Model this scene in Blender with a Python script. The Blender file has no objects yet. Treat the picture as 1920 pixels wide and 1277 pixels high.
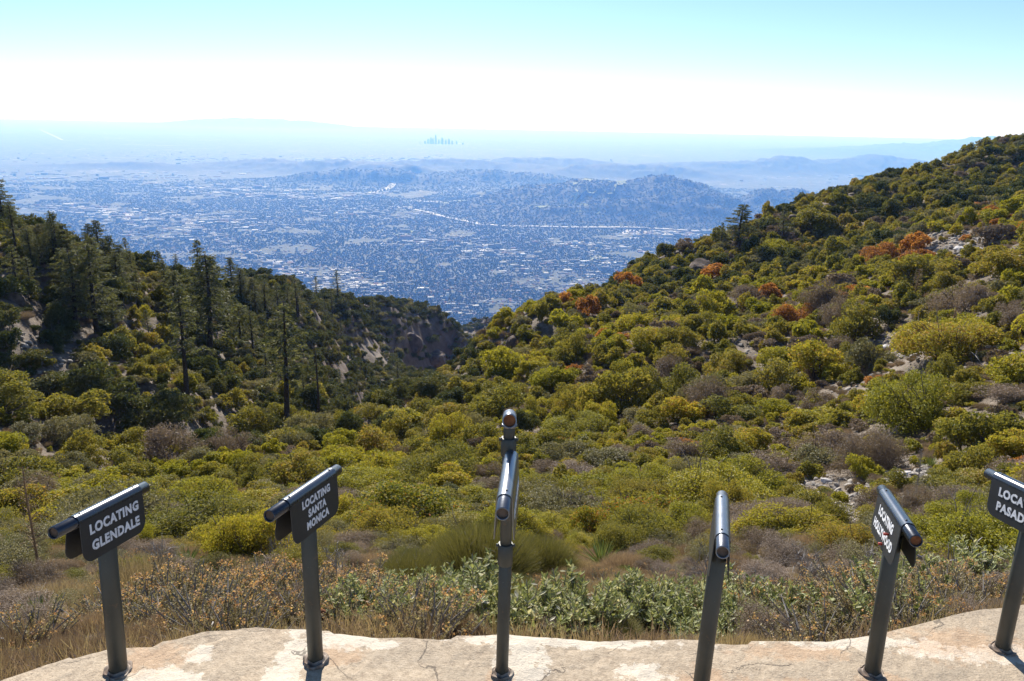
import bpy, math, random
import numpy as np
from mathutils import Vector, Matrix

SC = bpy.context.scene
COL = SC.collection
RNG = np.random.default_rng(7)
random.seed(7)

# ------------------------------------------------------------------ camera
F = 1458.0
PITCH = math.radians(16.1)
ROLL = math.radians(1.2)
H = 1.75
fwd = np.array([0, math.cos(PITCH), -math.sin(PITCH)])
_r0 = np.array([1.0, 0, 0])
_u0 = np.array([0, math.sin(PITCH), math.cos(PITCH)])
rgt = math.cos(ROLL) * _r0 + math.sin(ROLL) * _u0
upv = -math.sin(ROLL) * _r0 + math.cos(ROLL) * _u0
CAM = np.array([0, 0, H])

cam_d = bpy.data.cameras.new("camera")
cam_d.sensor_width = 36.0
cam_d.lens = 36.0 * F / 1920.0
cam_d.clip_start = 0.05
cam_d.clip_end = 200000.0
cam = bpy.data.objects.new("camera", cam_d)
COL.objects.link(cam)
cam.matrix_world = Matrix(((rgt[0], upv[0], -fwd[0], 0), (rgt[1], upv[1], -fwd[1], 0), (rgt[2], upv[2], -fwd[2], H), (0, 0, 0, 1)))
SC.camera = cam

# ------------------------------------------------------------------ light
SUN_AZ = math.radians(-9.0)      # measured from +Y towards +X
SUN_EL = math.radians(33.0)
world = bpy.data.worlds.new("World")
SC.world = world
world.use_nodes = True
nt = world.node_tree
bg = nt.nodes["Background"]
sky = nt.nodes.new("ShaderNodeTexSky")
sky.sky_type = 'NISHITA'
sky.sun_disc = False
sky.sun_elevation = SUN_EL
sky.sun_rotation = SUN_AZ
sky.altitude = 1400
sky.air_density = 1.0
sky.dust_density = 0.25
sky.ozone_density = 5.0
nt.links.new(sky.outputs[0], bg.inputs[0])
bg.inputs[1].default_value = 0.072
sun_d = bpy.data.lights.new("sun", 'SUN')
sun_d.energy = 4.6
sun_d.angle = math.radians(0.5)
sun_d.color = (1.0, 0.94, 0.85)
sun = bpy.data.objects.new("sun", sun_d)
COL.objects.link(sun)
sdir = Vector((math.sin(SUN_AZ) * math.cos(SUN_EL), math.cos(SUN_AZ) * math.cos(SUN_EL), math.sin(SUN_EL)))
sun.rotation_euler = sdir.to_track_quat('Z', 'Y').to_euler()
SC.view_settings.view_transform = 'Standard'
SC.view_settings.look = 'None'
SC.view_settings.exposure = 1.0
SC.view_settings.gamma = 1.0
SC.cycles.max_bounces = 6
SC.cycles.diffuse_bounces = 3
SC.cycles.glossy_bounces = 2
SC.cycles.transmission_bounces = 2
SC.cycles.volume_bounces = 1
SC.cycles.sample_clamp_indirect = 6.0

# ------------------------------------------------------------------ helpers
def ray(px, py):
    d = fwd * F + rgt * (px - 960) + upv * (638.5 - py)
    return d / np.linalg.norm(d)

def at(px, py, Y, dz=0.0):
    d = ray(px, py)
    p = CAM + d * (Y / d[1])
    return np.array([p[0], p[1], p[2] + dz])

def onz(px, py, z=0.0):
    d = ray(px, py)
    return CAM + d * ((z - H) / d[2])

def project(P):
    q = np.asarray(P) - CAM
    z = q @ fwd
    return 960 + F * (q @ rgt) / z, 638.5 - F * (q @ upv) / z, z

def mesh_np(name, V, Fq, mats=(), midx=None, smooth=False):
    """V (n,3); Fq either an (m,k) array or a list of such arrays"""
    if not isinstance(Fq, (list, tuple)):
        Fq = [Fq]
    Fq = [np.asarray(f, dtype=np.int32) for f in Fq if len(f)]
    me = bpy.data.meshes.new(name)
    V = np.asarray(V, dtype=np.float32)
    me.vertices.add(len(V))
    me.vertices.foreach_set("co", V.ravel())
    loops = np.concatenate([f.ravel() for f in Fq])
    sizes = np.concatenate([np.full(len(f), f.shape[1], dtype=np.int32) for f in Fq])
    starts = np.concatenate([[0], np.cumsum(sizes)[:-1]]).astype(np.int32)
    me.loops.add(len(loops))
    me.loops.foreach_set("vertex_index", loops)
    me.polygons.add(len(sizes))
    me.polygons.foreach_set("loop_start", starts)
    me.polygons.foreach_set("loop_total", sizes)
    for m in mats:
        me.materials.append(m)
    if midx is not None:
        me.polygons.foreach_set("material_index", np.asarray(midx, dtype=np.int32))
    me.polygons.foreach_set("use_smooth", np.full(len(sizes), smooth))
    me.update(calc_edges=True)
    return me

def link(name, me, loc=(0, 0, 0), rot=(0, 0, 0), scl=(1, 1, 1), parent=None, label=None, cat=None, group=None, kind=None):
    o = bpy.data.objects.new(name, me)
    COL.objects.link(o)
    o.location = loc
    o.rotation_euler = rot
    o.scale = scl
    if parent is not None:
        o.parent = parent
    if label: o["label"] = label
    if cat: o["category"] = cat
    if group: o["group"] = group
    if kind: o["kind"] = kind
    return o

class Geo:
    """collects vertices and faces with material slots"""
    def __init__(self):
        self.V = []; self.Q = []; self.T = []; self.mq = []; self.mt = []; self.n = 0
    def add(self, V, Q=None, T=None, m=0):
        V = np.asarray(V, float).reshape(-1, 3)
        self.V.append(V)
        if Q is not None and len(Q):
            Q = np.asarray(Q, int) + self.n
            self.Q.append(Q); self.mq += [m] * len(Q)
        if T is not None and len(T):
            T = np.asarray(T, int) + self.n
            self.T.append(T); self.mt += [m] * len(T)
        self.n += len(V)
    def mesh(self, name, mats, smooth=False):
        fs = []; mi = []
        if self.Q: fs.append(np.concatenate(self.Q)); mi += self.mq
        if self.T: fs.append(np.concatenate(self.T)); mi += self.mt
        return mesh_np(name, np.concatenate(self.V), fs, mats, mi, smooth)

def frame_of(d):
    d = np.asarray(d, float); d = d / np.linalg.norm(d)
    a = np.array([0, 0, 1.0]) if abs(d[2]) < 0.9 else np.array([1.0, 0, 0])
    s = np.cross(d, a); s /= np.linalg.norm(s)
    return s, np.cross(s, d)

def tube(g, pts, rad, n=6, m=0, cap=True):
    pts = np.asarray(pts, float)
    rad = np.broadcast_to(rad, (len(pts),))
    rings = []
    for i, p in enumerate(pts):
        d = pts[min(i + 1, len(pts) - 1)] - pts[max(i - 1, 0)]
        s, t = frame_of(d)
        a = np.linspace(0, 2 * math.pi, n, endpoint=False)
        rings.append(p + rad[i] * (np.cos(a)[:, None] * s + np.sin(a)[:, None] * t))
    V = np.concatenate(rings)
    Q = []
    for i in range(len(pts) - 1):
        for k in range(n):
            k2 = (k + 1) % n
            Q.append((i * n + k, i * n + k2, (i + 1) * n + k2, (i + 1) * n + k))
    T = []
    if cap:
        V = np.vstack([V, pts[0], pts[-1]])
        c0, c1 = len(V) - 2, len(V) - 1
        b = (len(pts) - 1) * n
        for k in range(n):
            T.append((c0, (k + 1) % n, k)); T.append((c1, b + k, b + (k + 1) % n))
    g.add(V, Q, T, m)

def leaves(g, C, size, bias=None, aspect=0.5, m=0, bias_amt=0.5, cup=0.12):
    """diamond shaped leaves at C (n,3)"""
    n = len(C)
    nrm = RNG.normal(size=(n, 3))
    nrm /= np.linalg.norm(nrm, axis=1)[:, None]
    if bias is not None:
        nrm = nrm * (1 - bias_amt) + bias * bias_amt
        nrm /= np.linalg.norm(nrm, axis=1)[:, None] + 1e-9
    t = np.cross(nrm, RNG.normal(size=(n, 3)))
    t /= np.linalg.norm(t, axis=1)[:, None] + 1e-9
    b = np.cross(nrm, t)
    s = (size * RNG.uniform(0.65, 1.35, n))[:, None]
    V = np.stack([C - t * s * .5, C + b * s * .5 * aspect + nrm * s * cup, C + t * s * .5, C - b * s * .5 * aspect + nrm * s * cup], 1).reshape(-1, 3)
    g.add(V, np.arange(4 * n).reshape(-1, 4), None, m)

# value noise -----------------------------------------------------------
_P = RNG.uniform(-1, 1, (256, 256))
def vnoise(x, y):
    x = np.asarray(x, float); y = np.asarray(y, float)
    xi = np.floor(x).astype(int); yi = np.floor(y).astype(int)
    fx = x - xi; fy = y - yi
    fx = fx * fx * (3 - 2 * fx); fy = fy * fy * (3 - 2 * fy)
    g = lambda a, b: _P[a & 255, b & 255]
    return (g(xi, yi) * (1 - fx) + g(xi + 1, yi) * fx) * (1 - fy) + (g(xi, yi + 1) * (1 - fx) + g(xi + 1, yi + 1) * fx) * fy
def fbm(x, y, o=4, gain=0.5):
    s = 0; a = 1
    for k in range(o):
        s = s + a * vnoise(x * 2 ** k + 17.3 * k, y * 2 ** k - 9.1 * k); a *= gain
    return s
def ridged(x, y, o=4):
    s = 0; a = 1
    for k in range(o):
        s = s + a * (1 - 2 * np.abs(vnoise(x * 2 ** k + 31.7 * k, y * 2 ** k + 5.3 * k))); a *= .5
    return s

# ------------------------------------------------------------------ materials
def mat(name):
    m = bpy.data.materials.new(name); m.use_nodes = True
    t = m.node_tree
    for n in list(t.nodes): t.nodes.remove(n)
    out = t.nodes.new("ShaderNodeOutputMaterial")
    return m, t, out

def N(t, typ, **kw):
    n = t.nodes.new(typ)
    for k, v in kw.items():
        setattr(n, k, v)
    return n

def ramp(t, fac, stops, interp='LINEAR'):
    r = t.nodes.new("ShaderNodeValToRGB")
    r.color_ramp.interpolation = interp
    el = r.color_ramp.elements
    while len(el) < len(stops): el.new(0.5)
    for e, (p, c) in zip(el, stops):
        e.position = p; e.color = (*c, 1) if len(c) == 3 else c
    if fac is not None: t.links.new(fac, r.inputs[0])
    return r.outputs[0]

def mixc(t, fac, a, b, mode='MIX'):
    n = t.nodes.new("ShaderNodeMix"); n.data_type = 'RGBA'; n.blend_type = mode
    for s, v in ((n.inputs[0], fac), (n.inputs[6], a), (n.inputs[7], b)):
        if isinstance(v, (int, float)): s.default_value = v
        elif isinstance(v, tuple): s.default_value = (*v, 1)
        else: t.links.new(v, s)
    return n.outputs[2]

def mth(t, op, a, b=None, clamp=False):
    n = t.nodes.new("ShaderNodeMath"); n.operation = op; n.use_clamp = clamp
    for i, v in ((0, a), (1, b)):
        if v is None: continue
        if isinstance(v, (int, float)): n.inputs[i].default_value = v
        else: t.links.new(v, n.inputs[i])
    return n.outputs[0]

def noise(t, vec, scale, detail=4, rough=.55, out='Fac'):
    n = t.nodes.new("ShaderNodeTexNoise")
    n.inputs['Scale'].default_value = scale; n.inputs['Detail'].default_value = detail; n.inputs['Roughness'].default_value = rough
    if vec is not None: t.links.new(vec, n.inputs['Vector'])
    return n.outputs[out]

def leafmat(name, stops, trans=0.42, w_obj=0.5, rough=0.55, gloss=0.15, drift=True):
    """colour from a random number per plant and per leaf"""
    m, t, out = mat(name)
    oi = N(t, "ShaderNodeObjectInfo"); ge = N(t, "ShaderNodeNewGeometry")
    v = mth(t, 'ADD', mth(t, 'MULTIPLY', oi.outputs['Random'], w_obj * .8), mth(t, 'MULTIPLY', ge.outputs['Random Per Island'], 1 - w_obj))
    if drift:
        nn = noise(t, ge.outputs['Position'], .55, 3, .6)
        v = mth(t, 'ADD', mth(t, 'SUBTRACT', v, .28 - .11 * w_obj), mth(t, 'MULTIPLY', nn, .62), True)
    c = ramp(t, v, [(p_, tuple(min(.9, q * f_) for q, f_ in zip(c_, (1.42, 1.31, 1.42)))) for p_, c_ in stops])
    d = N(t, "ShaderNodeBsdfDiffuse"); tr = N(t, "ShaderNodeBsdfTranslucent"); mx = N(t, "ShaderNodeMixShader")
    t.links.new(c, d.inputs[0])
    c2 = mixc(t, 1.0, c, (1.15, 1.1, .6), 'MULTIPLY')
    t.links.new(c2, tr.inputs[0])
    mx.inputs[0].default_value = trans
    t.links.new(d.outputs[0], mx.inputs[1]); t.links.new(tr.outputs[0], mx.inputs[2])
    gl = N(t, "ShaderNodeBsdfGlossy"); gl.inputs['Roughness'].default_value = rough
    gl.inputs[0].default_value = (.5, .5, .5, 1)
    m2 = N(t, "ShaderNodeMixShader"); m2.inputs[0].default_value = gloss * .25
    t.links.new(mx.outputs[0], m2.inputs[1]); t.links.new(gl.outputs[0], m2.inputs[2])
    t.links.new(m2.outputs[0], out.inputs[0])
    return m

def simple(name, c1, c2, scale=20, rough=.8, metal=0, bump=0.0, bscale=None):
    m, t, out = mat(name)
    p = N(t, "ShaderNodeBsdfPrincipled")
    tc = N(t, "ShaderNodeTexCoord")
    nz = noise(t, tc.outputs['Object'], scale, 5)
    t.links.new(ramp(t, nz, [(.35, c1), (.65, c2)]), p.inputs['Base Color'])
    p.inputs['Roughness'].default_value = rough; p.inputs['Metallic'].default_value = metal
    if bump:
        b = N(t, "ShaderNodeBump"); b.inputs['Strength'].default_value = bump
        t.links.new(noise(t, tc.outputs['Object'], bscale or scale * 2, 6), b.inputs['Height'])
        t.links.new(b.outputs[0], p.inputs['Normal'])
    t.links.new(p.outputs[0], out.inputs[0])
    return m

M = {}
M['olive'] = leafmat('olive_leaves', [(0, (.080, .095, .026)), (.3, (.130, .140, .032)), (.65, (.200, .190, .036)), (.88, (.265, .220, .050)), (1, (.26, .16, .06))])
M['bright'] = leafmat('bright_leaves', [(0, (.115, .135, .024)), (.4, (.205, .215, .026)), (.78, (.290, .270, .038)), (.9, (.33, .27, .06)), (1, (.30, .18, .06))])
M['sumac'] = leafmat('sumac_leaves', [(0, (.055, .085, .015)), (.35, (.120, .150, .022)), (.6, (.22, .22, .03)), (.86, (.30, .26, .04)), (1, (.36, .12, .03))], w_obj=.1)
M['dark'] = leafmat('dark_leaves', [(0, (.040, .058, .022)), (.5, (.080, .098, .034)), (.9, (.145, .145, .048)), (1, (.15, .12, .06))], trans=.25)
M['sage'] = leafmat('sage_leaves', [(0, (.095, .100, .050)), (.5, (.165, .165, .080)), (1, (.26, .245, .130))], trans=.25)
M['twig'] = leafmat('dry_twigs', [(0, (.105, .085, .060)), (.5, (.175, .145, .105)), (1, (.26, .22, .165))], trans=.2)
M['rust'] = leafmat('rust_leaves', [(0, (.13, .095, .040)), (.3, (.22, .115, .045)), (.6, (.33, .160, .050)), (.85, (.38, .22, .06)), (1, (.30, .25, .06))])
M['paleleaf'] = leafmat('pale_small_leaves', [(0, (.11, .105, .055)), (.5, (.21, .195, .11)), (1, (.34, .31, .20))], w_obj=.3)
M['redbrush'] = leafmat('red_brush', [(0, (.10, .080, .066)), (.5, (.165, .128, .104)), (1, (.24, .19, .155))], w_obj=.4)
M['strawbrush'] = leafmat('straw_brush', [(0, (.12, .10, .065)), (.5, (.20, .165, .11)), (1, (.29, .245, .17))], w_obj=.4)
M['felt'] = leafmat('felted_leaves', [(0, (.12, .15, .06)), (.45, (.21, .25, .10)), (.78, (.30, .33, .17)), (1, (.52, .52, .40))], trans=.3, w_obj=.2)
M['broom'] = leafmat('broom_stems', [(0, (.08, .085, .030)), (.5, (.14, .145, .048)), (1, (.22, .21, .080))], trans=.25, w_obj=.3)
M['needle'] = leafmat('needles', [(0, (.042, .056, .026)), (.5, (.105, .122, .050)), (1, (.180, .185, .075))], trans=.35, w_obj=.4)
M['yucca'] = leafmat('yucca_leaves', [(0, (.060, .100, .032)), (.6, (.120, .170, .055)), (1, (.24, .25, .10))], trans=.25, w_obj=.3)
M['bark'] = simple('bark', (.035, .028, .022), (.075, .060, .050), 12, .95, bump=.6)
M['greybark'] = simple('grey_dead_wood', (.20, .18, .16), (.36, .33, .30), 25, .9, bump=.4)
M['redwood'] = simple('rotten_red_wood', (.10, .03, .012), (.30, .12, .05), 30, .9, bump=.6)
M['stem'] = simple('stems', (.07, .055, .045), (.14, .115, .10), 20, .9)
M['stalk'] = simple('dry_stalk', (.22, .14, .07), (.36, .25, .14), 20, .9)
M['palestone'] = simple('pale_stone', (.42, .39, .37), (.68, .65, .63), 7, .9, bump=.7, bscale=22)
M['stone'] = simple('tan_stone', (.22, .19, .16), (.42, .38, .33), 5, .9, bump=.7, bscale=18)
M['brownrock'] = simple('brown_rock', (.075, .052, .038), (.19, .135, .10), 3, .95, bump=.9, bscale=9)
M['greystone'] = simple('grey_stone', (.10, .11, .13), (.20, .21, .24), 5, .9, bump=.6)

def terrain_mat():
    m, t, out = mat('hillside_soil')
    p = N(t, "ShaderNodeBsdfPrincipled"); p.inputs['Roughness'].default_value = .95
    tc = N(t, "ShaderNodeTexCoord"); ge = N(t, "ShaderNodeNewGeometry")
    pos = ge.outputs['Position']
    n1 = noise(t, pos, .35, 8, .65); n2 = noise(t, pos, 3.0, 8, .7)
    soil = ramp(t, n2, [(.3, (.11, .085, .062)), (.5, (.19, .150, .112)), (.66, (.29, .24, .19)), (.78, (.42, .37, .32))])
    litter = ramp(t, noise(t, pos, 9, 5, .7), [(.3, (.06, .046, .03)), (.6, (.13, .098, .068)), (.75, (.2, .16, .1))])
    c = mixc(t, ramp(t, n1, [(.42, (0, 0, 0)), (.6, (1, 1, 1))]), litter, soil)
    rk = ramp(t, noise(t, pos, .22, 8, .75), [(.3, (.060, .040, .028)), (.5, (.12, .080, .054)), (.70, (.20, .142, .10))])
    sx = N(t, "ShaderNodeSeparateXYZ"); t.links.new(ge.outputs['Normal'], sx.inputs[0])
    nz = mth(t, 'ADD', sx.outputs[2], mth(t, 'MULTIPLY', mth(t, 'SUBTRACT', n1, .5), .35))
    c = mixc(t, ramp(t, nz, [(.60, (1, 1, 1)), (.74, (0, 0, 0))]), c, rk)
    t.links.new(c, p.inputs['Base Color'])
    b = N(t, "ShaderNodeBump"); b.inputs['Strength'].default_value = .9; b.inputs['Distance'].default_value = .25
    hh = mth(t, 'ADD', noise(t, pos, 1.2, 9, .7), mth(t, 'MULTIPLY', n2, .3))
    t.links.new(hh, b.inputs['Height']); t.links.new(b.outputs[0], p.inputs['Normal'])
    t.links.new(p.outputs[0], out.inputs[0])
    return m
M['terrain'] = terrain_mat()

# ------------------------------------------------------------------ terrain of the canyon head
V0 = 1.1   # height of the shrubs that the traced outlines include
CP = []    # (x, y, z)
def cp(px, py, Y, veg=None):
    if veg is None: veg = 0.0 if Y < 6 else (0.4 if Y < 15 else (0.8 if Y < 45 else V0))
    CP.append(at(px, py, Y, -veg))
for a in [(960,1150,4),(400,1130,4.4),(1500,1140,4.2),(100,1150,4.6),(1850,1100,4.4),
          (960,1100,6),(300,1080,6.5),(1600,1080,6.2),(50,1080,7),
          (960,1050,9),(400,1020,11),(1500,1020,9.5),(1850,1020,8.5),
          (960,1000,13),(100,1000,11),(1500,970,14),(1800,930,14),
          (960,950,18),(300,950,17),(50,930,18),(1300,930,18),
          (960,900,24),(500,900,24),(150,880,25),(1400,880,24),(1700,870,20),(1900,850,20),
          (960,860,31),(600,850,34),(300,880,32),(80,830,34),(1250,840,30),(1650,810,27),(1900,740,28),
          (0,748,43),(150,800,42),(300,862,40),(450,836,46),(600,800,55),(700,762,70),(760,737,90),(860,678,105),(950,618,110),(1050,548,112),(1120,535,115),
          (50,700,58),(200,720,60),(330,700,70),(100,610,68),(0,570,64),(250,620,80),(400,668,88),(330,780,60),(450,760,70),(550,740,86),(600,700,118),(650,700,150),(710,718,190),
          (0,410,86),(60,410,90),(130,440,97),(200,470,106),(270,500,118),(330,510,128),(400,525,140),(480,540,155),(480,535,165,-1),(560,535,190,-2),(650,548,230,-2),(740,566,280,-1),(820,604,310,1),(885,652,330,1),
          (500,620,125),(600,620,182),(700,620,258),(800,655,296),(770,712,270),(830,705,305),(650,640,215),(560,660,130),
          (1180,508,150),(1280,465,150),(1380,430,155),(1450,402,165),(1530,380,180),(1620,361,190),(1720,337,200),(1800,308,205),(1875,283,210),(1925,306,212),(1990,330,205),
          (1300,505,132),(1400,480,130),(1500,445,140),(1600,422,140),(1700,382,150),(1800,345,165),(1900,335,165),
          (1200,555,105),(1300,540,102),(1400,565,88),(1500,530,92),(1600,490,96),(1700,450,98),(1800,420,98),(1900,390,102),
          (1100,600,86),(1000,645,82),(900,690,86),(1250,620,71),(1400,640,62),(1550,620,60),(1700,570,62),(1850,520,60),
          (1100,700,58),(950,740,58),(850,760,60),(750,785,60),(1250,720,50),(1400,740,44),(1550,700,46),(1700,650,44),(1900,600,42),
          (1100,780,43),(950,800,43),(1300,790,37),(1500,780,34),(1700,740,33),(780,825,45),(650,832,44)]:
    cp(*a)
# behind the crests, out of sight
for (px, py, Y, k, dr) in [(0,410,86,1.35,.9),(130,440,97,1.35,.9),(270,500,118,1.35,.9),(400,525,140,1.35,.9),(480,540,165,1.35,.5),(560,548,190,1.5,.45),(740,575,280,1.3,.45),(880,648,330,1.3,.6),
                       (760,737,90,1.4,1.0),(860,678,105,1.35,1.1),(950,618,110,1.4,1.0),(860,700,200,1.0,.0),
                       (1280,465,150,1.35,.8),(1450,402,165,1.3,.8),(1620,348,190,1.3,.8),(1800,294,205,1.25,.8),(1925,285,214,1.25,.8),
                       (300,862,40,1.22,1.0),(150,800,42,1.18,1.0),(450,836,46,1.2,.9),(600,800,55,1.22,.9),(0,748,43,1.18,.9)]:
    p = at(px, py, Y)
    e = (k - 1) * np.hypot(p[0], p[1])
    q = CAM + (p - CAM) * k
    CP.append(np.array([q[0], q[1], p[2] - dr * e]))
CP += [np.array(v, float) for v in [(-4,2,-.8),(-1.3,2.6,-.32),(0,2.7,-.34),(1.2,2.7,-.32),(2.2,2.9,-.3),(5,2,-.9),(-8,1,-2),(8,1,-2),(-30,14,-9),(34,14,-6),
                                    (-60,45,-9),(-75,75,-12),(62,45,-4),(85,95,-3),(125,150,-14),(-110,110,-30),(240,260,-60),(-230,200,-110)]]
CP = np.array(CP)

def to_uv(x, y):
    r = np.hypot(x, y)
    return np.arctan2(x, y) * 2.2, np.log(np.maximum(r, 1.0)), r
cu, cv, cr = to_uv(CP[:, 0], CP[:, 1])
cq = (CP[:, 2] - H) / cr
def kern(d2): return 0.5 * d2 * np.log(d2 + 1e-12)
_n = len(CP)
A = np.zeros((_n + 3, _n + 3))
A[:_n, :_n] = kern((cu[:, None] - cu) ** 2 + (cv[:, None] - cv) ** 2) + np.eye(_n) * 2e-3
A[:_n, _n:] = np.stack([np.ones(_n), cu, cv], 1)
A[_n:, :_n] = A[:_n, _n:].T
W = np.linalg.solve(A, np.concatenate([cq, [0, 0, 0]]))
def tps(u, v):
    s = W[_n] + W[_n + 1] * u + W[_n + 2] * v
    for i in range(_n):
        s = s + W[i] * kern((u - cu[i]) ** 2 + (v - cv[i]) ** 2)
    return s
PLAIN = -950.0
dark_hill = at(905, 592, 620)
def ground(x, y):
    x = np.asarray(x, float); y = np.asarray(y, float)
    u, v, r = to_uv(x, y)
    q = np.clip(tps(u, v), -1.2, .35)
    z = H + r * q
    drop = -0.43 * r
    w = np.clip((r - 350) / 130, 0, 1); w = w * w * (3 - 2 * w)
    z = z * (1 - w) + drop * w
    amp = np.clip((r - 6) / 60, 0, 1)
    z = z + amp * (fbm(x / 14, y / 14, 4) * .9 + np.clip((r - 100) / 200, 0, 1) * (ridged(x / 60, y / 60, 5) - .6) * 5.0)
    z = z + .08 * fbm(x / .8, y / .8, 3)
    # dark spur far below
    dx = x - dark_hill[0]; dy = y - dark_hill[1]
    hb = np.exp(-((dx - 60) / 150) ** 2 - (dy / 130) ** 2) * (dark_hill[2] + .43 * 620 + 6)
    z = z + np.where(r > 450, hb + np.clip(hb / 40, 0, 1) * ridged(x / 80, y / 80, 4) * 5, 0)
    # cut away under the platform
    ey = np.interp(x, [-4.2, -2.9, -2.2, -1.6, -1.38, -1.06, -.85, 0, 1.1, 1.27, 1.69, 1.98, 3.0, 4.6, 9], [.4, 1.2, 1.66, 2.05, 2.22, 2.31, 2.35, 2.33, 2.34, 2.36, 2.51, 2.59, 2.75, 2.4, 1.0])
    z = np.where(y < ey + .05, np.minimum(z, -.30 - .5 * np.clip((ey + .05 - y) / .15, 0, 1)), z)
    return np.maximum(z, PLAIN - 20)

NA, NR = 760, 620
az_g = np.radians(np.linspace(-72, 72, NA))
r_g = np.concatenate([np.exp(np.linspace(math.log(2.2), math.log(480), NR - 60)), np.exp(np.linspace(math.log(480), math.log(2400), 61))[1:]])
NR = len(r_g)
AZ, RR = np.meshgrid(az_g, r_g)
XX = RR * np.sin(AZ); YY = RR * np.cos(AZ)
ZZ = ground(XX, YY)
def grid_faces(nr, na):
    i = np.arange(nr - 1)[:, None] * na + np.arange(na - 1)[None, :]
    return np.stack([i, i + 1, i + 1 + na, i + na], -1).reshape(-1, 4)
link('hillside', mesh_np('hillside', np.stack([XX, YY, ZZ], -1).reshape(-1, 3), grid_faces(NR, NA)[:, ::-1], [M['terrain']], smooth=True), kind='structure')
EL = (ZZ - H) / RR
HOR = np.maximum.accumulate(EL, axis=0)
def gz(x, y):
    """bilinear height on the mesh grid, and the height slope, and how far the point tops the skyline before it"""
    r = np.hypot(x, y); a = np.arctan2(x, y)
    fa = np.clip((a - az_g[0]) / (az_g[1] - az_g[0]), 0, NA - 1.001)
    fr = np.clip(np.interp(r, r_g, np.arange(NR)), 0, NR - 1.001)
    ia = fa.astype(int); ir = fr.astype(int); ta = fa - ia; tr = fr - ir
    def g(T): return (T[ir, ia] * (1 - ta) + T[ir, ia + 1] * ta) * (1 - tr) + (T[ir + 1, ia] * (1 - ta) + T[ir + 1, ia + 1] * ta) * tr
    z = g(ZZ)
    i0 = np.clip(ir - 1, 0, NR - 1)
    return z, HOR[i0, ia]
def hit(px, py, ymax=600.):
    """first point where the sight ray meets the hillside"""
    d = ray(px, py)
    h = math.hypot(d[0], d[1])
    rr = r_g[(r_g < ymax * 1.6)]
    x = rr * d[0] / h; y = rr * d[1] / h; zr = H + rr * d[2] / h
    z, _ = gz(x, y)
    below = np.nonzero(z >= zr)[0]
    i = below[0] if len(below) else int(np.argmin(zr - z + rr * .0))
    if i > 0 and len(below):
        a = (zr - z)[i - 1]; b = (zr - z)[i]; t = a / (a - b + 1e-9)
        R = rr[i - 1] + (rr[i] - rr[i - 1]) * t
    else: R = rr[i]
    X = R * d[0] / h; Y = R * d[1] / h
    return np.array([X, Y, float(gz(np.array([X]), np.array([Y]))[0][0])])

# ------------------------------------------------------------------ the plain and its hills
def hills_mat(name, dark):
    m, t, out = mat(name)
    p = N(t, "ShaderNodeBsdfPrincipled"); p.inputs['Roughness'].default_value = .95
    ge = N(t, "ShaderNodeNewGeometry"); pos = ge.outputs['Position']
    sc = N(t, "ShaderNodeVectorMath", operation='MULTIPLY'); sc.inputs[1].default_value = (1, 1, 0)
    t.links.new(pos, sc.inputs[0]); P2 = sc.outputs[0]
    vo = N(t, "ShaderNodeTexVoronoi"); vo.inputs['Scale'].default_value = 1 / 26.0; t.links.new(P2, vo.inputs['Vector'])
    sp = N(t, "ShaderNodeSeparateColor"); t.links.new(vo.outputs['Color'], sp.inputs[0])
    big = noise(t, P2, 1 / 1500.0, 5, .6); mid = noise(t, P2, 1 / 260.0, 5, .7)
    base = ramp(t, noise(t, P2, 1 / 45.0, 5, .7), [(.3, (.014, .022, .014)), (.55, (.034, .044, .025)), (.75, (.08, .08, .055))])
    lot = ramp(t, sp.outputs[0], [(0, (.03, .04, .02)), (.55, (.06, .065, .045)), (.8, (.14, .13, .11)), (.95, (.36, .34, .32))])
    v2 = N(t, "ShaderNodeTexVoronoi"); v2.inputs['Scale'].default_value = 1 / 120.0; t.links.new(P2, v2.inputs['Vector'])
    s2 = N(t, "ShaderNodeSeparateColor"); t.links.new(v2.outputs['Color'], s2.inputs[0])
    com = ramp(t, s2.outputs[1], [(0, (.06, .065, .055)), (.6, (.14, .135, .125)), (1, (.36, .35, .33))])
    f1 = ramp(t, mid, [(.48, (0, 0, 0)), (.62, (.8, .8, .8))])
    c = mixc(t, f1, base, lot)
    f2 = ramp(t, mth(t, 'ADD', mth(t, 'MULTIPLY', big, .65), mth(t, 'MULTIPLY', mid, .35)), [(.55, (0, 0, 0)), (.63, (.75, .75, .75))])
    c = mixc(t, f2, c, com)
    # wooded hills: natural cover above the plain
    sz = N(t, "ShaderNodeSeparateXYZ"); t.links.new(pos, sz.inputs[0])
    hf = mth(t, 'MULTIPLY', mth(t, 'SUBTRACT', sz.outputs[2], PLAIN + 12), 1 / 30.0, True)
    wood = ramp(t, noise(t, P2, 1 / 150.0, 7, .7), [(.3, (.008, .014, .008)), (.6, (.020, .026, .014)), (.78, (.04, .042, .026))])
    c = mixc(t, hf, c, wood)
    t.links.new(c, p.inputs['Base Color']); t.links.new(p.outputs[0], out.inputs[0])
    return m
M['plain'] = hills_mat('valley_floor', 1)

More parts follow.
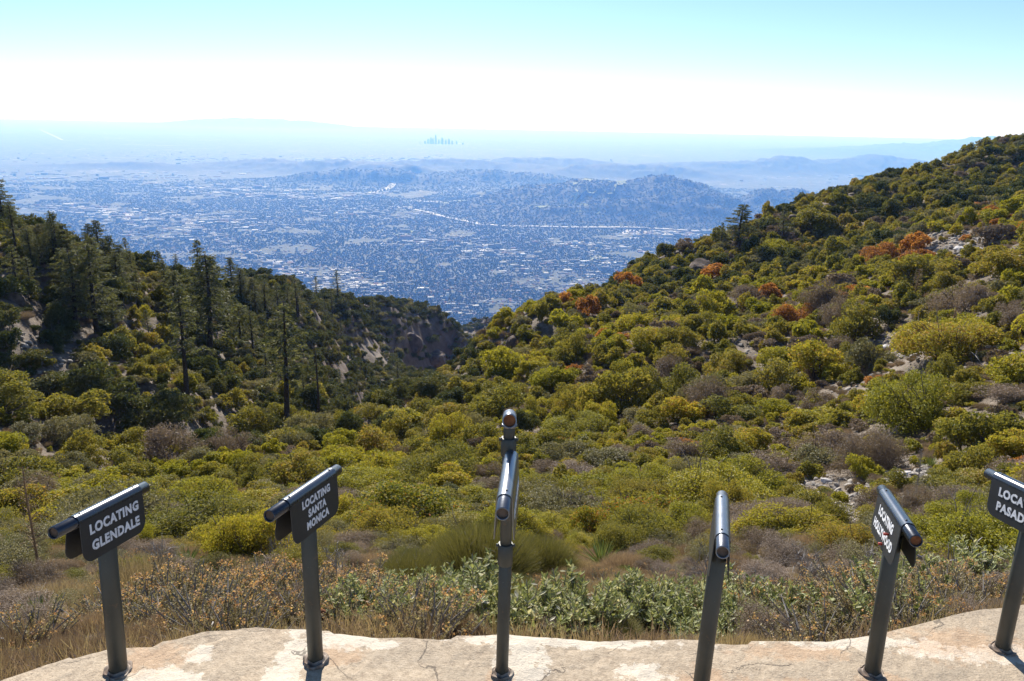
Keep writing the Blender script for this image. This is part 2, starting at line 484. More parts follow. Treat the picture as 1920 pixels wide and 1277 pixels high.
def pl(px, py, z=PLAIN): return onz(px, py, z)
HL = []
def hl(px, py, Y, sx, sy):
    p = at(px, py, Y)
    HL.append((p[0], p[1], p[2] - PLAIN, sx, sy))
for a in [(1245,338,8300,480,650),(1180,350,8500,500,600),(1090,345,8700,600,650),(1010,352,8600,700,600),(1310,356,8000,420,600),(1150,375,7700,500,500),(1250,375,7600,600,450),(1360,372,7800,350,450),
          (1440,350,8600,320,420),(1500,356,8800,420,420),(1050,385,7600,650,450),(940,378,8200,650,500),
          (1350,303,15500,1100,900),(1440,300,15500,800,900),(1480,296,15800,700,800),(1560,298,16000,900,900),(1640,290,16500,700,900),(1700,300,16500,900,900),(1250,306,16000,900,700),
          (1600,280,26000,2600,2500),(1720,270,28000,2600,2500),(1860,261,29000,2500,2500),(1930,266,29000,3000,2500),(2100,262,29000,6000,3500),
          (440,222,50000,4200,2500),(540,225,50000,3800,2500),
          (500,299,13500,1300,600),(640,298,13000,1300,500),(860,298,14500,1800,600),(1030,295,15500,1700,600),(730,305,12500,900,400),(1180,304,13500,1500,500),(250,305,13000,1500,400),(930,318,11500,1300,400),(700,318,11000,1300,350)]:
    hl(*a)
TERR = at(1125, 341, 8300)
def plain_z(x, y):
    x = np.asarray(x, float); y = np.asarray(y, float)
    h = np.zeros_like(x)
    for (hx, hy, hh, sx, sy) in HL:
        g = hh * np.exp(-((x - hx) / sx) ** 2 - ((y - hy) / sy) ** 2)
        h = (h ** 3 + g ** 3) ** (1 / 3.)
    k = np.clip(h / 120, 0, 1)
    h = h * (1 + k * .15 * (ridged(x / 700, y / 700, 5) - .75)) + k * 22 * (ridged(x / 260, y / 260, 4) - .6)
    k = np.exp(-(((x - TERR[0]) / 330) ** 2 + ((y - TERR[1]) / 420) ** 2) ** 2)
    h = h * (1 - k) + (TERR[2] - PLAIN) * k
    return PLAIN + np.maximum(h, 0)
pa = np.radians(np.linspace(-62, 62, 1300)); pr = np.exp(np.linspace(math.log(2150), math.log(56000), 600))
PA, PR = np.meshgrid(pa, pr)
PX = PR * np.sin(PA); PY = PR * np.cos(PA)
PZ = plain_z(PX, PY)
link('valley_plain', mesh_np('valley_plain', np.stack([PX, PY, PZ], -1).reshape(-1, 3), grid_faces(len(pr), len(pa))[:, ::-1], [M['plain']], smooth=True), kind='structure')
# sheet behind the viewer and to the sides so that the world does not end at the mesh
g = Geo()
g.add([(-60000, -40000, PLAIN - 25), (60000, -40000, PLAIN - 25), (60000, 60000, PLAIN - 25), (-60000, 60000, PLAIN - 25)], [(0, 1, 2, 3)])
link('far_ground', g.mesh('far_ground', [M['plain']]), kind='structure')

# ------------------------------------------------------------------ concrete platform
def concrete_mat():
    m, t, out = mat('old_concrete')
    p = N(t, "ShaderNodeBsdfPrincipled"); p.inputs['Roughness'].default_value = .85
    ge = N(t, "ShaderNodeNewGeometry"); pos = ge.outputs['Position']
    n1 = noise(t, pos, 2.2, 6, .6); n2 = noise(t, pos, 45, 6, .75); n3 = noise(t, pos, 1.1, 7, .7); n4 = noise(t, pos, 150, 3, .7)
    c = ramp(t, n2, [(.30, (.29, .215, .145)), (.5, (.45, .355, .245)), (.70, (.58, .47, .34))])
    c = mixc(t, mth(t, 'MULTIPLY', ramp(t, n1, [(.40, (0, 0, 0)), (.62, (1, 1, 1))]), .45), c, (.36, .295, .215))
    agg = ramp(t, n4, [(.33, (.45, .42, .38)), (.45, (1, 1, 1)), (.62, (1, 1, 1)), (.72, (1.25, 1.22, 1.18))])
    c = mixc(t, .6, c, agg, 'MULTIPLY')
    # pale patches where the skin of the slab has been repaired
    def patch(cx, cy, w, h, seed, soft=.05):
        s = N(t, "ShaderNodeVectorMath", operation='SUBTRACT'); t.links.new(pos, s.inputs[0]); s.inputs[1].default_value = (cx, cy, 0)
        d = N(t, "ShaderNodeVectorMath", operation='DIVIDE'); t.links.new(s.outputs[0], d.inputs[0]); d.inputs[1].default_value = (w, h, 10)
        l = N(t, "ShaderNodeVectorMath", operation='LENGTH'); t.links.new(d.outputs[0], l.inputs[0])
        off = N(t, "ShaderNodeVectorMath", operation='ADD'); t.links.new(pos, off.inputs[0]); off.inputs[1].default_value = (seed, 0, 0)
        v = mth(t, 'ADD', l.outputs['Value'], mth(t, 'MULTIPLY', mth(t, 'SUBTRACT', noise(t, off.outputs[0], 16, 8, .72), .5), 3.6))
        return ramp(t, v, [(.85 - soft, (1, 1, 1)), (.85 + soft, (0, 0, 0))])
    pale = None
    for q in [(-.72, 2.14, .06, .26, 1), (.055, 2.2, .085, .35, 2), (-.56, 2.30, .12, .07, 3), (.45, 2.16, .10, .05, 4), (-1.1, 2.08, .15, .06, 5),
              (.2, 2.31, .4, .035, 6), (-.42, 2.27, .05, .03, 12), (1.25, 2.33, .3, .04, 7), (1.75, 2.28, .4, .05, 8), (-1.02, 2.2, .05, .05, 14), (-.35, 2.05, .2, .05, 9), (1.1, 2.06, .2, .04, 10)]:
        k = patch(*q)
        pale = k if pale is None else mixc(t, 1.0, pale, k, 'LIGHTEN')
    c = mixc(t, mth(t, 'MULTIPLY', pale, .7), c, mixc(t, n2, (.62, .54, .41), (.78, .71, .60)))
    rust = None
    for q in [(-1.17, 2.18, .16, .08, 21, .25), (.66, 2.09, .12, .13, 22, .3), (1.6, 2.33, .3, .10, 23, .35), (-.55, 2.22, .10, .06, 24, .3), (-.01, 2.12, .06, .05, 25, .3), (1.24, 2.14, .08, .06, 26, .3), (.9, 2.1, .2, .05, 27, .3), (2.0, 2.3, .3, .1, 28, .3), (1.0, 2.28, .25, .05, 29, .3)]:
        k = patch(*q)
        rust = k if rust is None else mixc(t, 1.0, rust, k, 'LIGHTEN')
    rc = mixc(t, noise(t, pos, 14, 5, .7), (.38, .16, .06), (.60, .40, .22))
    c = mixc(t, mth(t, 'MULTIPLY', rust, .38), c, rc)
    # cracks
    wv = N(t, "ShaderNodeVectorMath", operation='ADD'); t.links.new(pos, wv.inputs[0])
    nz = N(t, "ShaderNodeTexNoise"); nz.inputs['Scale'].default_value = 7; nz.inputs['Detail'].default_value = 7; t.links.new(pos, nz.inputs['Vector'])
    ns = N(t, "ShaderNodeVectorMath", operation='SCALE'); t.links.new(nz.outputs['Color'], ns.inputs[0]); ns.inputs['Scale'].default_value = .22
    t.links.new(ns.outputs[0], wv.inputs[1])
    flat = N(t, "ShaderNodeVectorMath", operation='MULTIPLY'); flat.inputs[1].default_value = (1, 1, 0); t.links.new(wv.outputs[0], flat.inputs[0])
    vo = N(t, "ShaderNodeTexVoronoi"); vo.feature = 'DISTANCE_TO_EDGE'; vo.inputs['Scale'].default_value = 1.55; t.links.new(flat.outputs[0], vo.inputs['Vector'])
    width = mth(t, 'MULTIPLY', ramp(t, noise(t, pos, 3.1, 3), [(.49, (0, 0, 0)), (.64, (1, 1, 1))]), .0065)
    cr = mth(t, 'LESS_THAN', vo.outputs['Distance'], width)
    c = mixc(t, mth(t, 'MULTIPLY', cr, .65), c, (.055, .042, .03))
    t.links.new(c, p.inputs['Base Color'])
    b = N(t, "ShaderNodeBump"); b.inputs['Strength'].default_value = .7; b.inputs['Distance'].default_value = .012
    hgt = mth(t, 'SUBTRACT', mth(t, 'ADD', mth(t, 'MULTIPLY', n2, .5), mth(t, 'ADD', n3, mth(t, 'MULTIPLY', n4, .25))), mth(t, 'MULTIPLY', cr, 1.5))
    t.links.new(hgt, b.inputs['Height']); t.links.new(b.outputs[0], p.inputs['Normal'])
    t.links.new(p.outputs[0], out.inputs[0])
    return m
M['concrete'] = concrete_mat()

edge_px = [(-60,1300),(0,1277),(90,1243),(180,1215),(205,1208),(290,1206),(335,1197),(380,1186),(440,1180),(480,1174),(505,1175),(560,1176),(640,1178),(700,1184),(760,1188),(900,1192),(1100,1197),(1300,1199),(1550,1201),(1600,1198),(1625,1194),(1700,1176),(1800,1150),(1920,1130),(2060,1118)]
edge = [(-4.2, .4), (-2.9, 1.2), (-2.2, 1.66)] + [tuple(onz(*p)[:2]) for p in edge_px] + [(3.0, 2.75), (4.6, 2.4)]
pts = []
for i in range(len(edge) - 1):
    a, b = np.array(edge[i]), np.array(edge[i + 1])
    k = max(1, int(np.linalg.norm(b - a) / .02))
    for j in range(k): pts.append(a + (b - a) * j / k)
pts = np.array(pts + [edge[-1]])
# worn, chipped front edge
ch = vnoise(pts[:, 0] * 9, pts[:, 1] * 3) * .005 + vnoise(pts[:, 0] * 37, 0 * pts[:, 1] + 5) * .002
chip = np.where(vnoise(pts[:, 0] * 4 + 9, 0 * pts[:, 1]) > .55, .018, 0)
pts[:, 1] += ch - chip
n = len(pts); rows = 70
back = np.stack([pts[:, 0] * 1.0, np.full(n, -4.0)], 1)
tt = np.concatenate([[0, .0016, .004], np.linspace(.009, 1, rows - 3) ** 1.6])
V = []
for j, k in enumerate(tt):
    P = pts * (1 - k) + back * k
    z = .006 * fbm(P[:, 0] * 3, P[:, 1] * 3, 4) + .002 * vnoise(P[:, 0] * 30, P[:, 1] * 30)
    if j == 0: z = z - .012
    if j == 1: z = z - .003
    V.append(np.column_stack([P, z]))
low = pts.copy(); low[:, 1] += .02 * vnoise(pts[:, 0] * 5, pts[:, 0] * 0 + 3)
V = [np.column_stack([low, np.full(n, -.75) + 0 * ch])] + V
g = Geo(); g.add(np.concatenate(V), grid_faces(len(V), n)[:, ::-1])
link('concrete_platform', g.mesh('concrete_platform', [M['concrete']], smooth=False), label='weathered tan concrete platform with a cracked curved edge carrying the six sight posts', cat='platform')

# ------------------------------------------------------------------ sight tubes on posts
def metal(name, c, rough, metalc=.0, coat=0., wear=(.16, .10, .06), wear_amt=.5):
    m, t, out = mat(name)
    p = N(t, "ShaderNodeBsdfPrincipled"); tc = N(t, "ShaderNodeTexCoord"); o = tc.outputs['Object']
    n1 = noise(t, o, 22, 7, .7); n2 = noise(t, o, 130, 4, .7); n3 = noise(t, o, 6, 4)
    cc = mixc(t, ramp(t, n3, [(.35, (0, 0, 0)), (.7, (1, 1, 1))]), c, tuple(x * 1.45 for x in c))
    cc = mixc(t, mth(t, 'MULTIPLY', ramp(t, n1, [(.60, (0, 0, 0)), (.68, (1, 1, 1))]), wear_amt), cc, wear)
    cc = mixc(t, mth(t, 'MULTIPLY', ramp(t, n2, [(.66, (0, 0, 0)), (.70, (1, 1, 1))]), .5), cc, tuple(min(1, x * 3 + .05) for x in c))
    t.links.new(cc, p.inputs['Base Color'])
    p.inputs['Metallic'].default_value = metalc
    t.links.new(mth(t, 'ADD', rough - .1, mth(t, 'MULTIPLY', n1, .22)), p.inputs['Roughness'])
    p.inputs['Coat Weight'].default_value = coat; p.inputs['Coat Roughness'].default_value = .25
    b = N(t, "ShaderNodeBump"); b.inputs['Strength'].default_value = .15; b.inputs['Distance'].default_value = .002
    t.links.new(n2, b.inputs['Height']); t.links.new(b.outputs[0], p.inputs['Normal'])
    t.links.new(p.outputs[0], out.inputs[0])
    return m
M['postmetal'] = metal('post_paint', (.050, .052, .045), .5, .25, wear_amt=.6)
M['barrel'] = metal('black_tube_paint', (.022, .028, .042), .27, .45, .5, wear=(.05, .045, .045), wear_amt=.3)
M['galv'] = metal('worn_grey_tube', (.15, .16, .18), .30, .75, .2, wear=(.20, .16, .12), wear_amt=.3)
M['plate'] = metal('plate_paint', (.024, .025, .028), .48, .15, wear=(.07, .06, .055), wear_amt=.3)
M['lens'] = simple('rusty_cap', (.16, .045, .012), (.34, .12, .035), 40, .8)
M['lensdark'] = simple('brown_cap', (.07, .045, .03), (.15, .10, .07), 40, .8)
M['letter'] = simple('white_lettering', (.62, .63, .66), (.82, .83, .85), 55, .7)
def worn_letters():
    m = M['letter']; t = m.node_tree; p = [n for n in t.nodes if n.type == 'BSDF_PRINCIPLED'][0]
    tc = N(t, "ShaderNodeTexCoord"); o = p.inputs['Base Color'].links[0].from_socket
    w = ramp(t, noise(t, tc.outputs['Object'], 60, 7, .75), [(.60, (0, 0, 0)), (.63, (1, 1, 1))])
    t.links.new(mixc(t, mth(t, 'MULTIPLY', w, .85), o, (.06, .058, .055)), p.inputs['Base Color'])
worn_letters()
M['rusty'] = simple('rusted_iron', (.13, .085, .06), (.34, .29, .24), 40, .8, .3, bump=.5)
M['redpeg'] = simple('red_peg', (.30, .02, .012), (.45, .05, .03), 30, .6)

def lathe_between(g, a, b, r, m=0, n=28, hollow=None):
    """closed cylinder from a to b; hollow = recessed ends"""
    a = np.array(a, float); b = np.array(b, float); L = np.linalg.norm(b - a); d = (b - a) / L
    s, t_ = frame_of(d); an = np.linspace(0, 2 * math.pi, n, endpoint=False)
    ring = lambda c, rr: c + rr * (np.cos(an)[:, None] * s + np.sin(an)[:, None] * t_)
    prof = [(0, r - .0012), (.0012, r), (L - .0012, r), (L, r - .0012)]
    if hollow:
        prof = [(.011, r - .0035), (.0005, r - .0035)] + prof + [(L - .0005, r - .0035), (L - .011, r - .0035)]
    V = np.concatenate([ring(a + d * q, rr) for q, rr in prof])
    Q = []
    for i in range(len(prof) - 1):
        for k in range(n): Q.append((i * n + k, i * n + (k + 1) % n, (i + 1) * n + (k + 1) % n, (i + 1) * n + k))
    g.add(V, Q, None, m)
    if not hollow:
        for c, rr, off in ((a, prof[0][1], 0), (b, prof[-1][1], 1)):
            R = ring(c, rr); g.add(np.vstack([R, c]), None, [(k, (k + 1) % n, n) for k in range(n)], m)

def disc(g, c, d, r, m=0, n=28):
    s, t_ = frame_of(d); an = np.linspace(0, 2 * math.pi, n, endpoint=False)
    R = np.asarray(c) + r * (np.cos(an)[:, None] * s + np.sin(an)[:, None] * t_)
    g.add(np.vstack([R, c]), None, [(k, (k + 1) % n, n) for k in range(n)], m)

def text_mesh(lines, size, gap, stretch=1.0):
    geo = []
    for i, ln in enumerate(lines):
        cu_ = bpy.data.curves.new('lettering', 'FONT')
        cu_.body = ln; cu_.size = size; cu_.align_x = 'CENTER'; cu_.align_y = 'CENTER'
        cu_.offset = size * .045; cu_.extrude = .0004; cu_.resolution_u = 3; cu_.space_character = 1.12
        ob = bpy.data.objects.new('tmp', cu_); COL.objects.link(ob)
        me = bpy.data.meshes.new_from_object(ob.evaluated_get(bpy.context.evaluated_depsgraph_get()))
        COL.objects.unlink(ob); bpy.data.objects.remove(ob)
        me.transform(Matrix.Diagonal((stretch, 1, 1, 1)))
        me.transform(Matrix.Translation((0, -(i - (len(lines) - 1) / 2) * gap, 0)))
        geo.append(me)
    return geo

def join_meshes(name, mes, m):
    V = []; fs = []; n0 = 0
    me = bpy.data.meshes.new(name)
    Vs = []; Fs = []
    for q in mes:
        Vs += [tuple(v.co) for v in q.vertices]
        Fs += [tuple(i + n0 for i in p.vertices) for p in q.polygons]
        n0 = len(Vs)
    me.from_pydata(Vs, [], Fs); me.materials.append(m); me.update()
    return me

def flap_outline(s0, s1, z0, z1, rc):
    """rounded-bottom outline, from the top at s0 round to the top at s1"""
    P = [(s0, z0)]
    for a in np.linspace(math.pi, 1.5 * math.pi, 9): P.append((s0 + rc + rc * math.cos(a), z1 + rc + rc * math.sin(a)))
    for a in np.linspace(1.5 * math.pi, 2 * math.pi, 9): P.append((s1 - rc + rc * math.cos(a), z1 + rc + rc * math.sin(a)))
    P.append((s1, z0))
    return P

def make_sight(base, h, yaw, tilt, L, r_post, label, lines=None, side=1, lean=0.0, barrel='barrel', cap='lensdark', extra=False, flap=.125, pegs=False):
    root = link('sight_tube_post', None, loc=(base[0], base[1], 0), label=label, cat='sight tube', group='sight tubes on posts along the platform edge')
    root.empty_display_size = .1
    RT = .0185; RS = .0218
    ax = np.array([math.sin(yaw) * math.cos(tilt), math.cos(yaw) * math.cos(tilt), math.sin(tilt)])
    sd = np.array([math.cos(yaw), -math.sin(yaw), 0.0])           # to the right of the tube
    up_ = np.cross(sd, ax)
    top = np.array([lean, 0, h])
    centre = top
    if extra:      # this tube is carried in front of its post
        fa = at(959, 854, base[1] - .012) - np.array([base[0], base[1], 0]); ne = at(942, 964, base[1] - .39) - np.array([base[0], base[1], 0])
        ax = (fa - ne); L = float(np.linalg.norm(ax)); ax /= L
        sd = np.cross(ax, [0, 0, 1.0]); sd /= np.linalg.norm(sd)
        up_ = np.cross(sd, ax); centre = (fa + ne) / 2
    W3 = lambda s, y, z: centre + ax * s + sd * y + up_ * z
    # post
    g = Geo()
    if not extra:
        lathe_between(g, (0, 0, -.02), (lean * .93, 0, h - .075), r_post)
        tube(g, [(lean * .9, 0, h - .1), (lean, 0, h - .012)], min(r_post, .0205), 24)
        link('post', g.mesh('post', [M['postmetal']], True), parent=root)
    else:
        lathe_between(g, (0, 0, -.02), (lean * .7, 0, .42), .0200)
        lathe_between(g, (lean * .7, 0, .47), (lean, 0, .80), .0180)
        link('post', g.mesh('post', [M['postmetal']], True), parent=root)
        for (z0, z1, rr, nm) in ((.405, .478, .0232, 'coupling'), (.775, .832, .0232, 'coupling')):
            g = Geo(); lx = lean * z0 / h
            lathe_between(g, (lx, 0, z0), (lx, 0, z1), rr)
            for sx in (-1, 1):
                for zz in ((z1 - .004),):
                    tube(g, [(lx + sx * (rr - .004), -.006, zz), (lx + sx * (rr + .006), -.006, zz)], .0055, 8)
            link(nm, g.mesh(nm, [M['postmetal']], True), parent=root)
        g = Geo(); lathe_between(g, (lean * 1.2, 0, .83), (lean * 1.3, 0, .875), .0172)
        link('riser', g.mesh('riser', [M['postmetal']], True), parent=root)
        t2 = math.radians(-14); y2 = math.radians(0)
        a2 = np.array([math.sin(y2) * math.cos(t2), math.cos(y2) * math.cos(t2), math.sin(t2)])
        c2 = np.array([lean * 1.35, 0, .893])
        g = Geo(); lathe_between(g, c2 - a2 * .06, c2 + a2 * .05, .0212, hollow=True)
        up2 = link('upper_sight_tube', g.mesh('upper_sight_tube', [M['galv']], True), parent=root)
        g = Geo(); disc(g, c2 - a2 * .049, a2, .0186)
        link('end_cap', g.mesh('end_cap', [M['lens']]), parent=up2)
        g = Geo(); lathe_between(g, (c2[0], c2[1], .868), (c2[0], c2[1], .876), .0232)
        link('collar', g.mesh('collar', [M['galv']], True), parent=root)
    # base ring and rust
    g = Geo()
    a = np.linspace(0, 2 * math.pi, 40, endpoint=False)
    prof = [(r_post + .001, .012), (r_post + .003, .011), (r_post + .005, .004), (r_post + .010, .004), (r_post + .013, .007), (r_post + .0155, .005), (r_post + .016, -.006)]
    V = []
    for (rr, zz) in prof:
        wob = 1 + .10 * np.sin(a * 3 + h * 40) + .05 * np.sin(a * 7 + h * 11)
        V.append(np.stack([np.cos(a) * rr * np.where(rr > r_post + .01, wob, 1), np.sin(a) * rr * np.where(rr > r_post + .01, wob, 1), np.full(40, zz) + .002 * np.sin(a * 5)], 1))
    Q = [(i * 40 + k, i * 40 + (k + 1) % 40, (i + 1) * 40 + (k + 1) % 40, (i + 1) * 40 + k) for i in range(len(prof) - 1) for k in range(40)]
    g.add(np.concatenate(V), Q)
    link('base_ring', g.mesh('base_ring', [M['rusty']], True), parent=root)
    # tube
    g = Geo(); lathe_between(g, W3(-L / 2, 0, 0), W3(L / 2, 0, 0), RT, hollow=True, n=36)
    tb = link('sight_tube', g.mesh('sight_tube', [M[barrel]], True), parent=root)
    g = Geo(); disc(g, W3(-L / 2 + .008, 0, 0), ax, RT - .003)
    link('end_cap', g.mesh('end_cap', [M[cap]]), parent=tb)
    g = Geo(); disc(g, W3(L / 2 - .008, 0, 0), ax, RT - .003)
    link('end_cap', g.mesh('end_cap', [M[cap]]), parent=tb)
    # folded plate over the tube
    s0, s1 = -L / 2 + .19 * L, L / 2 - (.11 * L if not extra else .03 * L)
    th = .0024; g = Geo()
    na = 20
    for (ra, flip) in ((RS, 0), (RS - th, 1)):
        an = np.linspace(0, math.pi, na + 1)
        V = []
        for s in (s0, s1):
            for q in an: V.append(W3(s, ra * math.cos(q), ra * math.sin(q)))
        Q = [(k, k + 1, na + 1 + k + 1, na + 1 + k) for k in range(na)]
        g.add(V, Q)
    for s in (s0, s1):
        an = np.linspace(0, math.pi, na + 1)
        V = [W3(s, RS * math.cos(q), RS * math.sin(q)) for q in an] + [W3(s, (RS - th) * math.cos(q), (RS - th) * math.sin(q)) for q in an]
        g.add(V, [(k, k + 1, na + 1 + k + 1, na + 1 + k) for k in range(na)])
    splay = .006 if extra or not lines else .011
    out2 = flap_outline(s0, s1, 0, -flap, .038)
    for sg in (1, -1):
        def fp(s, z, o): return W3(s, sg * (RS - o + splay * (-z / flap)), z)
        A_ = [fp(s, z, 0) for s, z in out2]; B_ = [fp(s, z, th) for s, z in out2]
        k = len(A_)
        ca = fp((s0 + s1) / 2, -flap / 2, 0); cb = fp((s0 + s1) / 2, -flap / 2, th)
        g.add(A_ + [ca], None, [(i, (i + 1) % k, k) for i in range(k)])
        g.add(B_ + [cb], None, [(i, (i + 1) % k, k) for i in range(k)])
        g.add(A_ + B_, [(i, i + 1, k + i + 1, k + i) for i in range(k - 1)])
    pm = g.mesh('sign_plate', [M['galv'] if extra else M['plate'], M[barrel]])
    # the folded top keeps the glossy tube paint
    mi = np.zeros(len(pm.polygons), dtype=np.int32); mi[:0] = 0
    cen = np.zeros(len(pm.polygons) * 3); pm.polygons.foreach_get('center', cen); cen = cen.reshape(-1, 3)
    hh = (cen - centre) @ up_
    mi[hh > .0015] = 1; pm.polygons.foreach_set('material_index', mi)
    sm = np.zeros(len(pm.polygons), bool); sm[hh > .0015] = True; pm.polygons.foreach_set('use_smooth', sm)
    pl_ = link('sign_plate', pm, parent=root)
    # screws on the fold
    for s in (s0 + .022, s1 - .022):
        g = Geo(); c = W3(s, .004 * side, RS)
        lathe_between(g, c - up_ * .001, c + up_ * .0022, .0035, n=10)
        link('screw', g.mesh('screw', [M['postmetal']]), parent=pl_)
    if lines:
        size = .040 if len(lines) < 3 else .033
        gap = .050 if len(lines) < 3 else .036
        longest = max(len(x) for x in lines)
        me = join_meshes('lettering', text_mesh(lines, size, gap, stretch=1.0 if longest < 9 else .88), M['letter'])
        # text frame on the flap: reading direction runs from left to right for someone facing it
        xd = ax * side; zc = -flap * .50 + .004
        nrm_ = sd * side
        # follow the splay
        yd = up_ * math.cos(math.atan2(splay, flap)) - nrm_ * math.sin(math.atan2(splay, flap))
        nn = np.cross(xd, yd)
        org = W3((s0 + s1) / 2 + .004, side * (RS + splay * (-zc / flap)), zc) + nn * .0009
        mt = Matrix(((xd[0], yd[0], nn[0], org[0]), (xd[1], yd[1], nn[1], org[1]), (xd[2], yd[2], nn[2], org[2]), (0, 0, 0, 1)))
        me.transform(mt)
        link('lettering', me, parent=pl_)
    if pegs:
        for s, z in ((s0 + .10, -.058), (s0 + .145, -.108)):
            g = Geo(); c = W3(s, -(RS + .004), z); tube(g, [c, c + (-sd) * .008, c - sd * .016], [.003, .0045, .0045], 8)
            link('peg', g.mesh('peg', [M['redpeg']], True), parent=pl_)
    return root

D = math.radians
SP = []
def sp(bpx, **k):
    b = onz(*bpx); SP.append(b); return make_sight(b, **k)
sp((222, 1258), h=.585, yaw=D(10.3), tilt=D(-7.6), L=.40, r_post=.0275, lean=.023, lines=["LOCATING", "GLENDALE"], side=1, label='black sight tube on a post, its plate reading LOCATING GLENDALE')
sp((592, 1238), h=.620, yaw=D(13.5), tilt=D(-6.8), L=.43, r_post=.0250, lean=.001, lines=["LOCATING", "SANTA", "MONICA"], side=1, label='black sight tube on a post, its plate reading LOCATING SANTA MONICA')
sp((941, 1262), h=.688, yaw=D(2.7), tilt=D(-6.9), L=.51, r_post=.0205, lean=.006, lines=["LOCATING"], side=1, barrel='galv', extra=True, label='tall grey post carrying two sight tubes, seen end on, no readable wording')
sp((1311, 1308), h=.620, yaw=D(14.7), tilt=D(-7.0), L=.45, r_post=.0250, lean=.014, barrel='galv', side=-1, label='sight tube seen from its near end on a slanting dark post, plate without visible wording')
sp((1635, 1262), h=.589, yaw=D(14.0), tilt=D(-7.4), L=.45, r_post=.0248, lean=-.008, lines=["LOCATING", "HOLLYWOOD"], side=-1, cap='lens', pegs=True, label='sight tube with an orange end cap, its plate reading LOCATING HOLLYWOOD')
sp((1879, 1217), h=.590, yaw=D(-5.0), tilt=D(-7.0), L=.45, r_post=.0240, lean=-.006, lines=["LOCATING", "PASADENA"], side=-1, label='dark sight tube cut by the picture edge, its plate reading LOCATING PASADENA')

# ------------------------------------------------------------------ plants: one mesh per look, shared by its copies
def unit(n):
    v = RNG.normal(size=(n, 3)); return v / np.linalg.norm(v, axis=1)[:, None]

def bush_mesh(name, R, Hh, n_leaf, size, lm, lobes=16, aspect=.55, fill=.25, irregular=.3):
    """lumpy crown of separate leaves around a number of lobes, radius R and height Hh, standing on z=0"""
    g = Geo()
    a = RNG.uniform(0, 2 * math.pi, lobes); q = np.sqrt(RNG.uniform(0, 1, lobes)) * .72
    top = np.sqrt(np.clip(1 - q ** 2, 0, 1))
    lz = RNG.uniform(.15, .88, lobes) * top * (1 + .25 * np.sin(a + RNG.uniform(0, 6)))
    L = np.stack([np.cos(a) * q * R, np.sin(a) * q * R, lz * Hh], 1)
    lr = R * RNG.uniform(.14, .44, lobes) * (1 - .2 * q)
    w = lr ** 2; w /= w.sum()
    idx = RNG.choice(lobes, n_leaf, p=w)
    d = unit(n_leaf); d[:, 2] = np.where(d[:, 2] < -.35, -d[:, 2], d[:, 2])
    rad = lr[idx] * np.where(RNG.random(n_leaf) < fill, RNG.uniform(.3, .9, n_leaf), RNG.uniform(.85, 1.06, n_leaf) + np.where(RNG.random(n_leaf) < .12, RNG.uniform(0, irregular, n_leaf), 0))
    C = L[idx] + d * rad[:, None] * np.array([1, 1, Hh / R * .95])
    C[:, 2] = np.maximum(C[:, 2], RNG.uniform(0, .12, n_leaf) * Hh)
    leaves(g, C, size, bias=d * .6 + np.array([0, 0, .5]), aspect=aspect, bias_amt=.35)
    return g.mesh(name, [lm])

def stems_mesh(name, R, Hh, n, r0, m, spread=.7, wig=.1, forks=2, seg=4, reach=.9):
    g = Geo()
    for i in range(n):
        a = RNG.uniform(0, 2 * math.pi); q = math.sqrt(RNG.uniform(0, 1)) * spread
        end = np.array([math.cos(a) * q * R, math.sin(a) * q * R, Hh * reach * math.sqrt(max(.05, 1 - q * q)) * RNG.uniform(.8, 1)])
        st = np.array([math.cos(a), math.sin(a), 0]) * R * .08 * RNG.random(); st[2] = -.12 * Hh
        P = [st + (end - st) * k / seg + (RNG.normal(size=3) * wig * R * (0 < k)) + np.array([0, 0, .1 * Hh * math.sin(k / seg * math.pi)]) for k in range(seg + 1)]
        tube(g, P, [r0 * (1 - .8 * k / seg) for k in range(seg + 1)], 5, cap=False)
        for f in range(forks):
            k = int(RNG.integers(1, seg)); o = P[k]
            e = o + (P[-1] - o) * RNG.uniform(.4, .9) + RNG.normal(size=3) * R * .22
            mid = (o + e) / 2 + RNG.normal(size=3) * R * .05
            tube(g, [o, mid, e], [r0 * .5, r0 * .35, r0 * .12], 4, cap=False)
    return g.mesh(name, [m])

def twig_mesh(name, R, Hh, n, wid, lm, seg=3, curl=.12, base=.15):
    """brush of thin upright blades and twigs"""
    g = Geo()
    a = RNG.uniform(0, 2 * math.pi, n); q = np.sqrt(RNG.uniform(0, 1, n))
    B = np.stack([np.cos(a) * q * R * base * 3, np.sin(a) * q * R * base * 3, np.full(n, -.04)], 1)
    E = np.stack([np.cos(a) * q * R, np.sin(a) * q * R, Hh * np.sqrt(np.clip(1 - q ** 2 * .8, .05, 1)) * RNG.uniform(.55, 1.05, n)], 1) + RNG.normal(size=(n, 3)) * R * curl
    side = unit(n); side -= (side * (E - B)).sum(1)[:, None] * (E - B) / ((E - B) ** 2).sum(1)[:, None]
    side /= np.linalg.norm(side, axis=1)[:, None]
    rows = []
    for k in range(seg + 1):
        f = k / seg
        c = B + (E - B) * f + RNG.normal(size=(n, 3)) * R * curl * .4 * (0 < k < seg)
        w = wid * (1 - .75 * f) * .5
        rows += [c - side * w, c + side * w]
    V = np.stack(rows, 1).reshape(-1, 3); m = 2 * (seg + 1)
    b = np.arange(n)[:, None] * m
    Q = np.concatenate([b + np.array([2 * k, 2 * k + 1, 2 * k + 3, 2 * k + 2]) for k in range(seg)])
    g.add(V, Q)
    return g

PROTO = {}   # key -> (mesh, stems mesh, R, H)
def proto(key, me, st, R, Hh): PROTO[key] = (me, st, R, Hh)
gen_stem = stems_mesh('branches', 1.0, 1.0, 9, .035, M['stem'], reach=.75)
